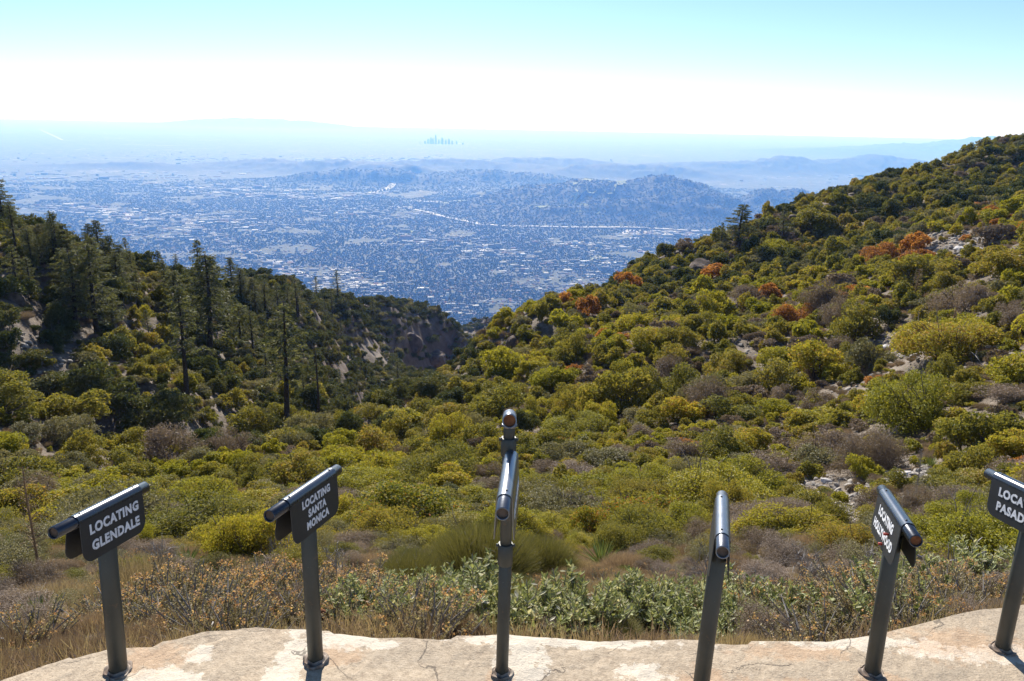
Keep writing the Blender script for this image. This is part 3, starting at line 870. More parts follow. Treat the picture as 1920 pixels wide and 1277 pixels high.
# near (leaf by leaf), middle and far variants
for v in range(3):
    proto(('olive', 2, v), bush_mesh('foliage', 1, 1, 5200, .085, M['olive'], 22 + 4 * v), gen_stem, 1, 1)
    proto(('bright', 2, v), bush_mesh('foliage', 1, .95, 5600, .085, M['bright'], 26 + 4 * v), gen_stem, 1, .95)
    proto(('dark', 2, v), bush_mesh('foliage', 1, 1.1, 5200, .09, M['dark'], 18 + 4 * v), gen_stem, 1, 1.1)
for v in range(2):
    proto(('sage', 2, v), bush_mesh('foliage', 1, .85, 4600, .075, M['sage'], 24, irregular=.45), gen_stem, 1, .85)
    proto(('rust', 2, v), bush_mesh('foliage', 1, .95, 5200, .08, M['rust'], 24), gen_stem, 1, .95)
    proto(('twig', 2, v), bush_mesh('foliage', 1, .85, 7500, .10, M['twig'], 30, aspect=.16, fill=.5, irregular=.5), gen_stem, 1, .9)
for k, m_, hh in (('olive', 'olive', 1), ('bright', 'bright', .95), ('dark', 'dark', 1.15), ('sage', 'sage', .85), ('rust', 'rust', .95), ('twig', 'twig', .8)):
    for v in range(2):
        proto((k, 3, v), bush_mesh('foliage', 1, hh, 1500, .15, M[m_], 14), gen_stem, 1, hh)
for k, m_, nl, sz, lb in (('olive', 'olive', 17000, .045, 40), ('bright', 'bright', 19000, .045, 44), ('sumac', 'sumac', 17000, .050, 44), ('sage', 'sage', 14000, .040, 36), ('dark', 'dark', 15000, .05, 30), ('rust', 'rust', 15000, .045, 34)):
    st = stems_mesh('branches', 1, 1, 26, .018, M['stem'], reach=.85, forks=4)
    proto((k, 1, 0), bush_mesh('foliage', 1, .95, nl, sz, M[m_], lb, fill=.35, irregular=.5), st, 1, .95)
st = stems_mesh('branches', 1, .8, 34, .012, M['greybark'], reach=.95, forks=5)
proto(('twig', 1, 0), bush_mesh('foliage', 1, .85, 22000, .07, M['twig'], 44, aspect=.11, fill=.5, irregular=.6), st, 1, .85)
gg = twig_mesh('foliage', 1, .95, 22000, .0075, M['broom'], base=.12, curl=.10, seg=3)
C = unit(9000) * np.array([.9, .9, .8]) * RNG.uniform(.6, 1.05, (9000, 1)); C[:, 2] = np.abs(C[:, 2]) + .05
leaves(gg, C, .03, aspect=.35)
proto(('broom', 1, 0), gg.mesh('foliage', [M['broom']]), st, 1, .95)
gg = twig_mesh('foliage', 1, .75, 9000, .0075, M['redbrush'], base=.28, curl=.09)
proto(('redbrush', 1, 0), gg.mesh('foliage', [M['redbrush']]), None, 1, .75)
gg = twig_mesh('foliage', 1, .7, 7000, .0075, M['strawbrush'], base=.28, curl=.10)
proto(('strawbrush', 1, 0), gg.mesh('foliage', [M['strawbrush']]), None, 1, .7)
gg = twig_mesh('foliage', 1, .6, 2400, .018, M['twig'], base=.3, curl=.12)
proto(('lowbrush', 2, 0), gg.mesh('foliage', [M['twig']]), None, 1, .6)
gg = twig_mesh('foliage', 1, .6, 2400, .018, M['redbrush'], base=.3, curl=.12)
proto(('lowred', 2, 0), gg.mesh('foliage', [M['redbrush']]), None, 1, .6)

def rosette_plant(name, n_stems, Hh, R, leaf_len, lm, per=16, flower=None, aspect=.38):
    """upright stems with whorls of broad leaves (and seed heads on some)"""
    g = Geo(); fl = Geo(); sg = Geo()
    for i in range(n_stems):
        a = RNG.uniform(0, 2 * math.pi); q = math.sqrt(RNG.random()) * R
        b = np.array([math.cos(a) * q * .35, math.sin(a) * q * .35, -.04]); e = np.array([math.cos(a) * q, math.sin(a) * q, Hh * RNG.uniform(.6, 1.0)])
        mid = (b + e) / 2 + RNG.normal(size=3) * R * .08
        tube(sg, [b, mid, e], [.0045, .0035, .002], 5, cap=False)
        for k in range(per):
            f = RNG.uniform(.35, 1.0) ** .7
            c = b + (e - b) * f if f > .5 else mid
            th = k * 2.4 + RNG.uniform(-.3, .3); el = RNG.uniform(.1, 1.1)
            d = np.array([math.cos(th) * math.cos(el), math.sin(th) * math.cos(el), math.sin(el)])
            ll = leaf_len * RNG.uniform(.6, 1.25) * (1.25 - .5 * f)
            s = np.cross(d, [0, 0, 1.0]); s /= np.linalg.norm(s) + 1e-9; n_ = np.cross(s, d)
            w = ll * aspect * .5
            tip = c + d * ll - n_ * ll * -.10
            V = [c, c + d * ll * .4 + s * w + n_ * w * .45, c + d * ll * .42, c + d * ll * .4 - s * w + n_ * w * .45, tip,
                 c + d * ll * .75 + s * w * .75 + n_ * w * .3, c + d * ll * .75 - s * w * .75 + n_ * w * .3, c + d * ll * .75 - n_ * ll * .0]
            g.add(V, [(0, 1, 2, 2), ] and [(1, 5, 7, 2), (2, 7, 6, 3)], [(0, 1, 2), (0, 2, 3), (5, 4, 7), (7, 4, 6)])
        if flower and RNG.random() < flower:
            C = e + RNG.normal(size=(16, 3)) * np.array([.011, .011, .007]) + np.array([0, 0, .012])
            leaves(sg, C, .009, aspect=.9, m=1)
    return g.mesh('foliage', [lm]), sg.mesh('branches', [M['greybark'], M['seed']]), (fl.mesh('seed_heads', [M['seed']]) if fl.n else None)
M['seed'] = leafmat('seed_heads', [(0, (.20, .11, .06)), (.5, (.34, .22, .11)), (1, (.48, .36, .20))], w_obj=.1)
ROS = {}
for v in range(3): ROS[('felt', v)] = rosette_plant('felt', 40, .20, .22, .044, M['felt'], 22)
for v in range(2): ROS[('buck', v)] = rosette_plant('buck', 60, .15, .26, .019, M['paleleaf'], 34, flower=.35)

# yucca
def yucca_mesh(n=95, L=.5, wid=.018):
    g = Geo()
    for i in range(n):
        th = i * 2.39996; el = math.radians(RNG.uniform(8, 86)); d = np.array([math.cos(th) * math.cos(el), math.sin(th) * math.cos(el), math.sin(el)])
        s = np.cross(d, [0, 0, 1.0]); s /= np.linalg.norm(s); n_ = np.cross(s, d); l = L * RNG.uniform(.75, 1.1); w = wid * .5
        P = []
        for k, (f, ww) in enumerate(((0, 1), (.35, 1.05), (.7, .75), (1, .06))):
            c = d * l * f - np.array([0, 0, 1]) * l * .10 * f * f * math.cos(el)
            P += [c - s * w * ww + n_ * w * .35, c - n_ * w * .25, c + s * w * ww + n_ * w * .35]
        Q = []
        for k in range(3):
            b = 3 * k; Q += [(b, b + 1, b + 4, b + 3), (b + 1, b + 2, b + 5, b + 4)]
        g.add(P, Q)
    return g.mesh('leaf_rosette', [M['yucca']])
def stalk_mesh(Hh=1.6, lean=.05):
    g = Geo()
    P = [np.array([lean * (k / 6) ** 2 * Hh, .01 * math.sin(k), Hh * k / 6 - .1]) for k in range(7)]
    tube(g, P, [.022 - .0026 * k for k in range(7)], 7)
    for i in range(120):
        f = RNG.uniform(.32, 1); c = P[0] + (P[-1] - P[0]) * f; c[0] = lean * f * f * Hh
        th = i * 2.4; l = .13 * (1.15 - f) + .03
        e = c + np.array([math.cos(th) * l, math.sin(th) * l, l * .55])
        tube(g, [c, e], [.004, .0022], 3, cap=False)
        leaves(g, e + RNG.normal(size=(2, 3)) * .008, .022, aspect=.6)
    return g
def rock_mesh(seed, m, flat=.6, sub=3):
    import bmesh
    bm = bmesh.new(); bmesh.ops.create_icosphere(bm, subdivisions=sub, radius=1)
    cuts = [Vector(RNG.normal(size=3)).normalized() for _ in range(9)]; offs = RNG.uniform(.5, .85, 9)
    for v in bm.verts:
        p = v.co
        for c, o in zip(cuts, offs):
            dd = p.dot(c) - o
            if dd > 0: p = p - c * dd * .92
        r = 1 + .06 * float(vnoise(np.array([p.x * 3 + seed * 7]), np.array([p.y * 3 + p.z * 2]))[0])
        v.co = Vector((p.x * r, p.y * r, p.z * r * flat))
    me = bpy.data.meshes.new('rock'); bm.to_mesh(me); bm.free(); me.materials.append(m)
    return me
ROCK = [rock_mesh(i, M['stone'], .55 + .1 * (i % 3)) for i in range(4)]
PROCK = [rock_mesh(9 + i, M['palestone'], .55) for i in range(3)]

# conifers ---------------------------------------------------------------
def conifer(kind, Hh, seed, lean=0.0):
    """returns trunk, crown meshes"""
    rs = np.random.default_rng(seed)
    tg = Geo(); cg = Geo(); bgm = Geo()
    bend = rs.uniform(-.25, .25)
    def ax_(f): return np.array([lean * f * Hh + bend * math.sin(f * 3), .15 * math.sin(f * 2.2 + seed), Hh * f - .35 * (f == 0)])
    P = [ax_(k / 10) for k in range(11)]
    r0 = {'full': .021, 'sparse': .019, 'snag': .018, 'small': .022}[kind] * Hh
    tube(tg, P, [r0 * (1 - .9 * (k / 10) ** 1.15) + .015 for k in range(11)], 8)
    nb, f0, lmax = {'full': (66, .24, .30), 'sparse': (34, .42, .20), 'snag': (26, .25, .07), 'small': (56, .10, .28)}[kind]
    C = []; N_ = []; S = []
    for i in range(nb):
        f = f0 + (1 - f0) * ((i + rs.random()) / nb) ** .9
        f = min(f, .985)
        o = ax_(f); th = i * 2.4 + rs.uniform(-.5, .5)
        prof = (1 - (f - f0) / (1 - f0)) ** .75
        if kind == 'full' and f < f0 + .2: prof *= rs.uniform(.35, 1)
        l = Hh * lmax * (.16 + .84 * prof) * rs.uniform(.5, 1.15)
        rise = rs.uniform(-.05, .30) if f > .6 else rs.uniform(-.22, .12)
        dh = np.array([math.cos(th), math.sin(th), 0])
        segs = 5; Q = []
        for k in range(segs + 1):
            t_ = k / segs
            Q.append(o + dh * l * t_ + np.array([0, 0, l * (rise * t_ - .18 * t_ * t_ + .1 * t_ ** 3)]) + rs.normal(size=3) * l * .02 * (k > 0))
        tube(tg, Q, [max(.010, r0 * .20 * (1 - .85 * k / segs)) for k in range(segs + 1)], 4, cap=False)
        if kind == 'snag': continue
        # drooping sprays along the branch
        ns = int((36 if kind != 'sparse' else 30) * l / (Hh * .2)) + 8
        t_ = rs.uniform(.18 if kind != 'small' else .05, 1.03, ns)
        q = np.array(Q)
        pos = np.stack([np.interp(t_, np.linspace(0, 1, segs + 1), q[:, j]) for j in range(3)], 1)
        sd = np.array([-dh[1], dh[0], 0]); wv = rs.uniform(-1, 1, ns) * l * .20 * (1.15 - t_)
        pos = pos + sd * wv[:, None] - np.array([0, 0, 1]) * (np.abs(wv) * .25 + rs.uniform(0, .12, ns))[:, None]
        C.append(pos); dd = dh * .7 + sd * (np.sign(wv) * .6)[:, None] - np.array([0, 0, 1]) * rs.uniform(.1, .9, ns)[:, None]
        N_.append(dd / np.linalg.norm(dd, axis=1)[:, None])
    if C:
        C = np.concatenate(C); D_ = np.concatenate(N_); n = len(C)
        for rep in range(3):
            s = (rs.uniform(.14, .34, n) * (1 if kind != 'small' else .7))[:, None]
            dj = D_ + rs.normal(size=(n, 3)) * .35; dj /= np.linalg.norm(dj, axis=1)[:, None]
            w = np.cross(dj, rs.normal(size=(n, 3))); w /= np.linalg.norm(w, axis=1)[:, None]
            cc = C + rs.normal(size=(n, 3)) * .07
            V = np.stack([cc, cc + dj * s * .5 + w * s * .16, cc + dj * s, cc + dj * s * .5 - w * s * .16], 1).reshape(-1, 3)
            cg.add(V, np.arange(4 * n).reshape(-1, 4))
    return tg.mesh('trunk', [M['bark']], True), (cg.mesh('crown', [M['needle']]) if cg.n else None)
CON = {}
for i in range(3): CON[('full', i)] = conifer('full', 10, 40 + i, [0.0, .03, -.04][i])
for i in range(2): CON[('sparse', i)] = conifer('sparse', 10, 60 + i, [.03, -.03][i])
for i in range(2): CON[('snag', i)] = conifer('snag', 10, 70 + i, [.02, -.02][i])
for i in range(2): CON[('small', i)] = conifer('small', 10, 80 + i)

# ------------------------------------------------------------------ placing plants
POSTS = [(200, 'the Glendale sign'), (575, 'the Santa Monica sign'), (950, 'the tall double-tube post'), (1340, 'the unlettered post'), (1670, 'the Hollywood sign'), (1900, 'the Pasadena sign')]
def where(px, py, Y, x):
    # on the ground
    if Y < 8: a = 'near the concrete'
    elif Y < 20: a = 'on the near slope'
    elif Y < 38: a = 'on the middle slope'
    elif Y < 75: a = 'on the upper hillside' if px > 780 else 'below the wooded hill'
    elif Y < 118: a = 'below the ridge' if px > 780 else 'on the wooded hill'
    else: a = 'on the far ridge' if px > 780 else 'on the wooded crest'
    PAIR = ['between the Glendale and Santa Monica signs', 'between the Santa Monica sign and double-tube post', 'between the double-tube and unlettered posts', 'between the unlettered post and Hollywood sign', 'between the Hollywood and Pasadena signs', 'past the Pasadena sign']
    if px < 200: b = 'left of the Glendale sign'
    elif px > 1900: b = 'past the Pasadena sign'
    else:
        k = max(i for i in range(6) if POSTS[i][0] <= px); b = PAIR[k]
    return a, b
CATW = {'olive': ('olive_shrub', 'olive'), 'bright': ('yellow_green_shrub', 'yellow-green'), 'dark': ('oak_shrub', 'dark'), 'sage': ('grey_green_shrub', 'grey-green'),
        'rust': ('rust_shrub', 'rust orange'), 'twig': ('dry_shrub', 'grey-brown'), 'sumac': ('sumac_shrub', 'red-tipped'), 'broom': ('broom_shrub', 'feathery'),
        'redbrush': ('dry_brush', 'reddish-brown'), 'strawbrush': ('dry_brush', 'straw-coloured'), 'lowbrush': ('low_brush', 'grey'), 'lowred': ('low_brush', 'reddish')}
P_LIST = []   # dicts: x y z R sq species lod rot traced

def add_plant(x, y, z, R, Hs, sp_, traced=0, lod=None):
    P_LIST.append(dict(x=x, y=y, z=z, R=R, H=Hs, sp=sp_, tr=traced, lod=lod))

# traced from the photograph: (px, py of the base centre, width in px, height factor, species)
TR = [(1650,497,75,.8,'rust'),(1712,474,62,.85,'rust'),(1290,846,46,.8,'rust'),(1912,888,60,.9,'rust'),(1488,606,74,.8,'rust'),(1178,545,60,.8,'rust'),(1100,592,60,.9,'rust'),(1058,570,40,.9,'rust'),(1334,522,64,.6,'rust'),(1448,560,56,.7,'rust'),(1640,728,60,.6,'rust'),(1075,700,40,.7,'rust'),(1165,640,40,.5,'rust'),
      (1545,588,120,.7,'twig'),(1395,565,80,.5,'twig'),
      (1290,748,96,.75,'olive'),(1355,704,82,.8,'olive'),(1605,640,120,.8,'olive'),(1873,520,96,.8,'olive'),(1712,540,120,.7,'olive'),(1800,590,110,.8,'twig'),(1770,668,170,.6,'bright'),(1700,800,190,.75,'bright'),(1660,745,90,.6,'bright'),
      (1830,845,120,.85,'olive'),(1340,600,96,.8,'bright'),(1280,650,70,.7,'olive'),(1350,640,66,.8,'olive'),(1450,640,60,.8,'olive'),(1450,690,90,.6,'bright'),(1525,700,90,.6,'olive'),(1600,690,70,.8,'olive'),(1660,610,60,.8,'dark'),
      (1375,785,100,.5,'olive'),(1232,772,60,.7,'olive'),(1190,795,70,.6,'sage'),(1080,818,130,.45,'bright'),(1170,740,90,.8,'olive'),(1075,812,70,.8,'olive'),(930,790,110,.7,'olive'),(980,815,70,.9,'dark'),(745,812,110,.5,'bright'),(640,812,70,.8,'olive'),
      (820,905,150,.65,'olive'),(700,905,110,.7,'bright'),(560,905,120,.6,'olive'),(240,850,90,.6,'olive'),(300,812,120,.75,'dark'),(460,815,110,.6,'olive'),(190,775,130,.8,'dark'),(80,760,120,.6,'dark'),(390,835,80,.6,'sage'),(135,825,110,.7,'sage'),(170,880,80,.6,'olive'),
      (225,660,70,.8,'olive'),(290,700,76,.7,'olive'),(310,645,60,.8,'olive'),(275,600,50,.7,'bright'),(40,530,70,.45,'olive'),(10,590,40,.8,'dark'),(20,690,50,.8,'dark'),(430,650,40,.9,'bright'),(100,650,60,.8,'dark'),
      (465,1050,170,.85,'bright'),(560,1000,150,.6,'bright'),(780,1010,210,.55,'sumac'),(880,1040,130,.5,'sumac'),(1110,1020,130,.65,'sumac'),(690,1010,150,.5,'sumac'),(900,1085,260,.55,'broom'),(1010,1075,160,.6,'broom'),(770,1095,170,.45,'broom'),(1270,1010,170,.5,'bright'),(1200,980,160,.5,'sumac'),
      (1350,960,240,.5,'bright'),(1450,1000,130,.7,'twig'),(1400,930,160,.6,'bright'),(1200,925,150,.5,'bright'),(1850,1065,240,.62,'bright'),(1760,1020,160,.6,'bright'),(1590,1020,80,.6,'bright'),(1810,900,100,.8,'olive'),
      (1620,885,150,.9,'twig'),(1540,860,110,.7,'twig'),(1500,960,90,.7,'olive'),(1900,960,100,.7,'twig'),(920,925,80,.5,'twig'),(340,1000,150,.6,'twig'),(60,960,110,.9,'twig'),(100,1000,90,.7,'olive'),(250,960,130,.6,'bright'),(30,900,100,.8,'sage'),
      (1150,905,110,.4,'olive'),(1060,870,110,.5,'sage'),(1100,920,110,.4,'bright'),(1480,1060,130,.5,'twig'),(1330,1050,110,.5,'sage'),
      (1900,400,60,.6,'bright'),(1840,400,50,.6,'rust'),(1760,420,70,.5,'olive'),(1680,410,60,.8,'dark'),(1630,400,60,.8,'dark'),(1540,430,80,.7,'olive'),(1450,480,70,.6,'bright'),(1250,480,40,.8,'dark'),(1200,505,36,.7,'sage'),(1570,470,60,.5,'bright'),(1505,480,70,.5,'olive'),
      (1015,600,50,.9,'olive'),(1050,620,60,1.0,'bright'),(1130,575,60,.7,'olive'),(975,610,40,.8,'sage'),(890,700,60,.6,'olive'),(960,690,70,.5,'bright'),(860,730,70,.5,'sage')]
for (px, py, w, hf, sp_) in TR:
    p = hit(px, py)
    dist = float(np.dot(p - CAM, fwd))
    R = w * dist / F / 2 * 1.05
    add_plant(p[0], p[1], p[2], R, hf * 1.4, sp_, 1)
TX = [(p['x'], p['y'], p['R']) for p in P_LIST]
for px, py, rr_ in [(75,1180,.42),(60,1200,.3),(12,1046,.5),(352,1068,.4),(1128,1062,.5),(1125,1085,.4),(1548,933,.4),(1745,878,.5),(1686,1168,.3),(1680,1185,.2),(1098,1140,.3),(1105,1160,.2),(1130,1150,.2),(1640,1172,.25),(1590,1165,.2),(625,1170,.25),(75,1085,.2),(1716,935,.4)]:
    _p = hit(px, py); TX.append((_p[0], _p[1], rr_))
TX = np.array(TX)

def poisson(ymin, ymax, spacing_fn, n_try):
    """random points, more spacing where plants are larger"""
    return None

def region_species(px, py, Y, rnd, nz):
    """which plants grow where"""
    if px < 900 and Y > 100: tbl = [('dark', .72), ('sage', .16), ('olive', .08), ('twig', .04)]  # darker shrub mix puts the shade of the far hill face into its colour
    elif px < 900 and Y > 46 and py < 860 or (px < 620 and Y > 40):      # wooded hill
        tbl = [('dark', .48), ('olive', .28), ('sage', .19), ('twig', .05)]
    elif Y > 108:                                           # far ridge
        tbl = [('dark', .30), ('olive', .34), ('sage', .16), ('twig', .12), ('bright', .04), ('rust', .03)]
    elif Y > 38:
        tbl = [('olive', .38), ('bright', .22), ('twig', .13), ('sage', .13), ('rust', .06), ('dark', .08)]
        if px < 1000: tbl = [('bright', .36), ('olive', .36), ('twig', .10), ('sage', .12), ('dark', .04), ('rust', .02)]
    elif Y > 12:
        tbl = [('bright', .40), ('olive', .28), ('sage', .14), ('twig', .08), ('olive', .07), ('dark', .03)]
        if px > 1430: tbl = [('twig', .42), ('olive', .22), ('bright', .22), ('sage', .12), ('dark', .02)]
    else:
        tbl = [('twig', .4), ('sage', .3), ('olive', .3)]
    r = np.clip(rnd * .75 + nz * .25, 0, .999); s = 0
    for k, w in tbl:
        s += w
        if r < s: return k
    return tbl[0][0]

# dart throwing on the log-polar field; cell hash
def throw(n_try, r0, r1, Rmin, Rmax, gap, seed, cover, az=62):
    n_try = int(n_try * max(1, az / 40))
    rs = np.random.default_rng(seed)
    out = []
    rr = np.sqrt(rs.uniform(r0 ** 2, r1 ** 2, n_try)); aa = np.radians(rs.uniform(-az, az, n_try))
    x = rr * np.sin(aa); y = rr * np.cos(aa)
    z, hor = gz(x, y)
    R = rs.uniform(0, 1, n_try) ** 1.6 * (Rmax - Rmin) + Rmin
    el = (z + 1.6 * R - H) / rr
    keep = el > hor - .03
    nz = fbm(x / 9 + seed, y / 9, 3)
    keep &= (nz * .5 + .5 + rs.normal(size=n_try) * .15) < cover
    idx = np.nonzero(keep)[0]
    cell = Rmax * 2; gridd = {}
    for (tx, ty, tR) in TX:
        gridd.setdefault((int(tx // cell), int(ty // cell)), []).append((tx, ty, tR))
    for i in idx:
        cx, cy = int(x[i] // cell), int(y[i] // cell); ok = True
        for ax_ in (-1, 0, 1):
            for ay in (-1, 0, 1):
                for (ox, oy, oR) in gridd.get((cx + ax_, cy + ay), ()):
                    if (x[i] - ox) ** 2 + (y[i] - oy) ** 2 < ((R[i] + oR) * gap) ** 2: ok = False; break
                if not ok: break
            if not ok: break
        if ok:
            gridd.setdefault((cx, cy), []).append((x[i], y[i], R[i])); out.append((x[i], y[i], z[i], R[i]))
    return out

def bare(px, py, Y):
    """places the photograph shows as open ground: chance that a shrub is left out"""
    def el(cx, cy, w, h): return ((px - cx) / w) ** 2 + ((py - cy) / h) ** 2 < 1
    if el(1560, 930, 75, 35) or el(1700, 885, 60, 30): return .9
    if el(1590, 960, 60, 40): return .7
    if el(1790, 460, 75, 28): return .85
    if el(60, 640, 120, 60) or el(130, 700, 110, 50): return .4
    if el(1700, 655, 60, 28): return .7
    if el(800, 650, 60, 45): return .45
    if el(640, 690, 40, 30): return .6
    if el(1010, 820, 25, 12) or el(710, 660, 30, 30): return .6
    if el(1330, 500, 90, 25): return .35
    if px > 1380 and Y < 75 and fbm(np.array([px / 60.]), np.array([py / 30.]), 2)[0] > .25: return .65
    if el(1560, 600, 60, 30) and False: return .5
    return 0
rs0 = np.random.default_rng(99)
def fill(n_try, r0, r1, a, b, gap, seed, cover, only=None, hmul=(.65, 1.0), az=62):
    for (x, y, z, R) in throw(n_try, r0, r1, a, b, gap, seed, cover, az):
        px, py, _ = project((x, y, z))
        if rs0.random() < bare(px, py, y): continue
        nzv = float(fbm(np.array([x / 16.]), np.array([y / 16.]), 2)[0]) * .5 + .5
        s = only(px, py, y, rs0.random()) if only else region_species(px, py, y, rs0.random(), nzv)
        if s is None: continue
        add_plant(x, y, z, R, rs0.uniform(*hmul), s)
fill(16000, 42, 140, 1.2, 2.4, .80, 1, 1.0, hmul=(.85, 1.2))
fill(70000, 38, 150, .5, 1.2, .80, 2, 1.0, hmul=(.85, 1.25))
fill(16000, 13, 38, .6, 1.5, .72, 3, 1.1, hmul=(.6, 1.05))
fill(24000, 10, 38, .25, .6, .74, 4, 1.1, hmul=(.7, 1.1))
fill(40000, 130, 240, 1.2, 2.4, .62, 5, 1.6, hmul=(.9, 1.3))
fill(70000, 230, 430, 1.6, 3.0, .58, 6, 1.7, hmul=(.9, 1.3), az=45)
fill(20000, 430, 900, 2.2, 4.2, .62, 7, 1.7, only=lambda px, py, y, r: 'dark' if r < .7 else 'twig', az=9)
# low scrub between the shrubs
def low(px, py, y, r):
    if y > 46 and px < 800: return 'lowbrush' if r < .6 else None
    return ('lowbrush' if r < .55 else ('lowred' if r < .8 else ('sage' if r < .93 else 'bright')))
fill(55000, 11, 60, .22, .5, .85, 8, 1.15, only=low, hmul=(.6, 1.0))
fill(20000, 60, 120, .5, 1.0, .85, 9, 1.4, only=low, hmul=(.6, 1.0))
def near(px, py, y, r):
    if px < 640: t_ = [('redbrush', .45), ('twig', .22), ('strawbrush', .18), ('sage', .15)]
    elif px < 1250: t_ = [('strawbrush', .35), ('redbrush', .3), ('broom', .1), ('twig', .15), ('sage', .1)]
    else: t_ = [('redbrush', .36), ('twig', .28), ('strawbrush', .2), ('sage', .16)]
    X_, Y_ = (px - 960) * y / F, y
    q = float(fbm(np.array([X_ / .9 + 40]), np.array([Y_ / .9]), 2)[0]) * .55 + .5
    r = min(.999, max(0, r * .35 + q * .65)); s = 0
    for k, w in t_:
        s += w
        if r < s: return k
    return t_[-1][0]
fill(6000, 2.9, 5.0, .12, .24, .70, 12, 1.7, only=near, hmul=(.6, .95), az=64)
fill(12000, 4.6, 12.5, .16, .42, .62, 10, 1.7, only=near, hmul=(.55, .9), az=64)
P_LIST = [p for p in P_LIST if not (p['y'] < 3.0 and p['sp'] in ('twig', 'sage', 'broom', 'olive'))]

# choose level of detail and variant
rv = np.random.default_rng(5)
for p in P_LIST:
    d = math.hypot(p['x'], p['y'])
    s = p['sp']
    if s in ('redbrush', 'strawbrush', 'broom', 'sumac'): lod = 1
    elif s in ('lowbrush', 'lowred'): lod = 2
    elif d < 17 or p['R'] / d > .05: lod = 1
    elif p['R'] / d > .024: lod = 2
    else: lod = 3
    ks = [k for k in PROTO if k[0] == s and k[1] == lod]
    p['key'] = ks[int(rv.integers(len(ks)))]
    p['rot'] = rv.uniform(0, 2 * math.pi)
    p['sx'] = p['R'] * rv.uniform(.80, 1.35); p['sy'] = p['R'] * rv.uniform(.75, 1.15)
    p['sz'] = (p['R'] * p['H'] if p['tr'] else p['R'] * p['H'] * rv.uniform(.85, 1.15))
    px, py, dz = project((p['x'], p['y'], p['z'] + p['sz'] * .5))
    p['px'], p['py'] = px, py
    z, hor = gz(np.array([p['x']]), np.array([p['y']]))
    ev = (p['z'] + p['sz'] * .8 - H) / d
    vis = ev - float(hor[0]) + .01
    inside = -20 < px < 1940 and 0 < py < 1270
    p['area'] = (p['R'] * F / dz) ** 2 * (1.0 if vis > 0 else .01) * (1 if inside else .0001) if dz > 0 else 0
# individuals: the 300 that show largest, and at least one of every look
order = sorted(range(len(P_LIST)), key=lambda i: -P_LIST[i]['area'])
N_IND = 296
chosen = set(order[:N_IND])
have = {P_LIST[i]['key'] for i in chosen}
need = []
for i in order[N_IND:]:
    k = P_LIST[i]['key']
    if k not in have: have.add(k); need.append(i)
for i in need: chosen.add(i)
# traced plants stay individuals as far as the count allows
print('plants', len(P_LIST), 'individual', len(chosen), 'missing looks', [k for k in PROTO if k not in have])

used_labels = {}
def unique_label(base):
    k = used_labels.get(base, 0) + 1; used_labels[base] = k
    return k
ORD = ['', 'second ', 'third ', 'fourth ', 'fifth ', 'sixth ', 'seventh ', 'eighth ', 'ninth ', 'tenth ']
cells = {}
for i in chosen:
    p = P_LIST[i]
    a, b = where(p['px'], p['py'], p['y'], p['x'])
    pxw = p['R'] * F / p['y'] * 2
    size = 'broad' if pxw > 110 else ('large' if pxw > 60 else ('middling' if pxw > 32 else 'small'))
    cells.setdefault((CATW[p['sp']][1], size, a, b), []).append(i)
LABEL = {}
for key, ids in cells.items():
    ids.sort(key=lambda i: P_LIST[i]['px'])
    for n_, i in enumerate(ids):
        nm = 'brush' if 'brush' in CATW[P_LIST[i]['sp']][0] else 'shrub'
        a, b = key[2], key[3]
        if len(ids) == 1: LABEL[i] = f'{key[1]} {key[0]} {nm} {a} {b}'
        else:
            LABEL[i] = f'{key[1]} {key[0]} {nm}, {n_ + 1 if n_ > 9 else (ORD[n_].strip() or "first")} from left, {a} {b}'
        for x_, y_ in (('on the bank just past the concrete', 'by the concrete'), ('below the wooded hill', 'below the wooded hill'), ('beyond the Glendale sign towards the picture edge', 'left of the Glendale sign'), ('the tall double-tube post', 'the double-tube post'), ('the unlettered post', 'unlettered post')):
            if len(LABEL[i].split()) > 16: LABEL[i] = LABEL[i].replace(x_, y_)
        while len(LABEL[i].split()) > 16 and ' the ' in LABEL[i]: LABEL[i] = LABEL[i].replace(' the ', ' ', 1)
FIRST = {}
for k_, v_ in LABEL.items():
    if len(v_.split()) > 16: print('LONG', v_)
for i in sorted(chosen):
    p = P_LIST[i]; me, st, R0, H0 = PROTO[p['key']]
    nm = CATW[p['sp']][0]
    o = link(nm, me, (p['x'], p['y'], p['z'] - .05 * p['sz']), (0, 0, p['rot']), (p['sx'], p['sy'], p['sz']), label=LABEL[i], cat='shrub' if 'brush' not in nm else 'brush', group='shrubs growing over the slopes')
    FIRST.setdefault(p['key'], o)
    if st is not None and p['area'] > 300: link('branches', st, parent=o)

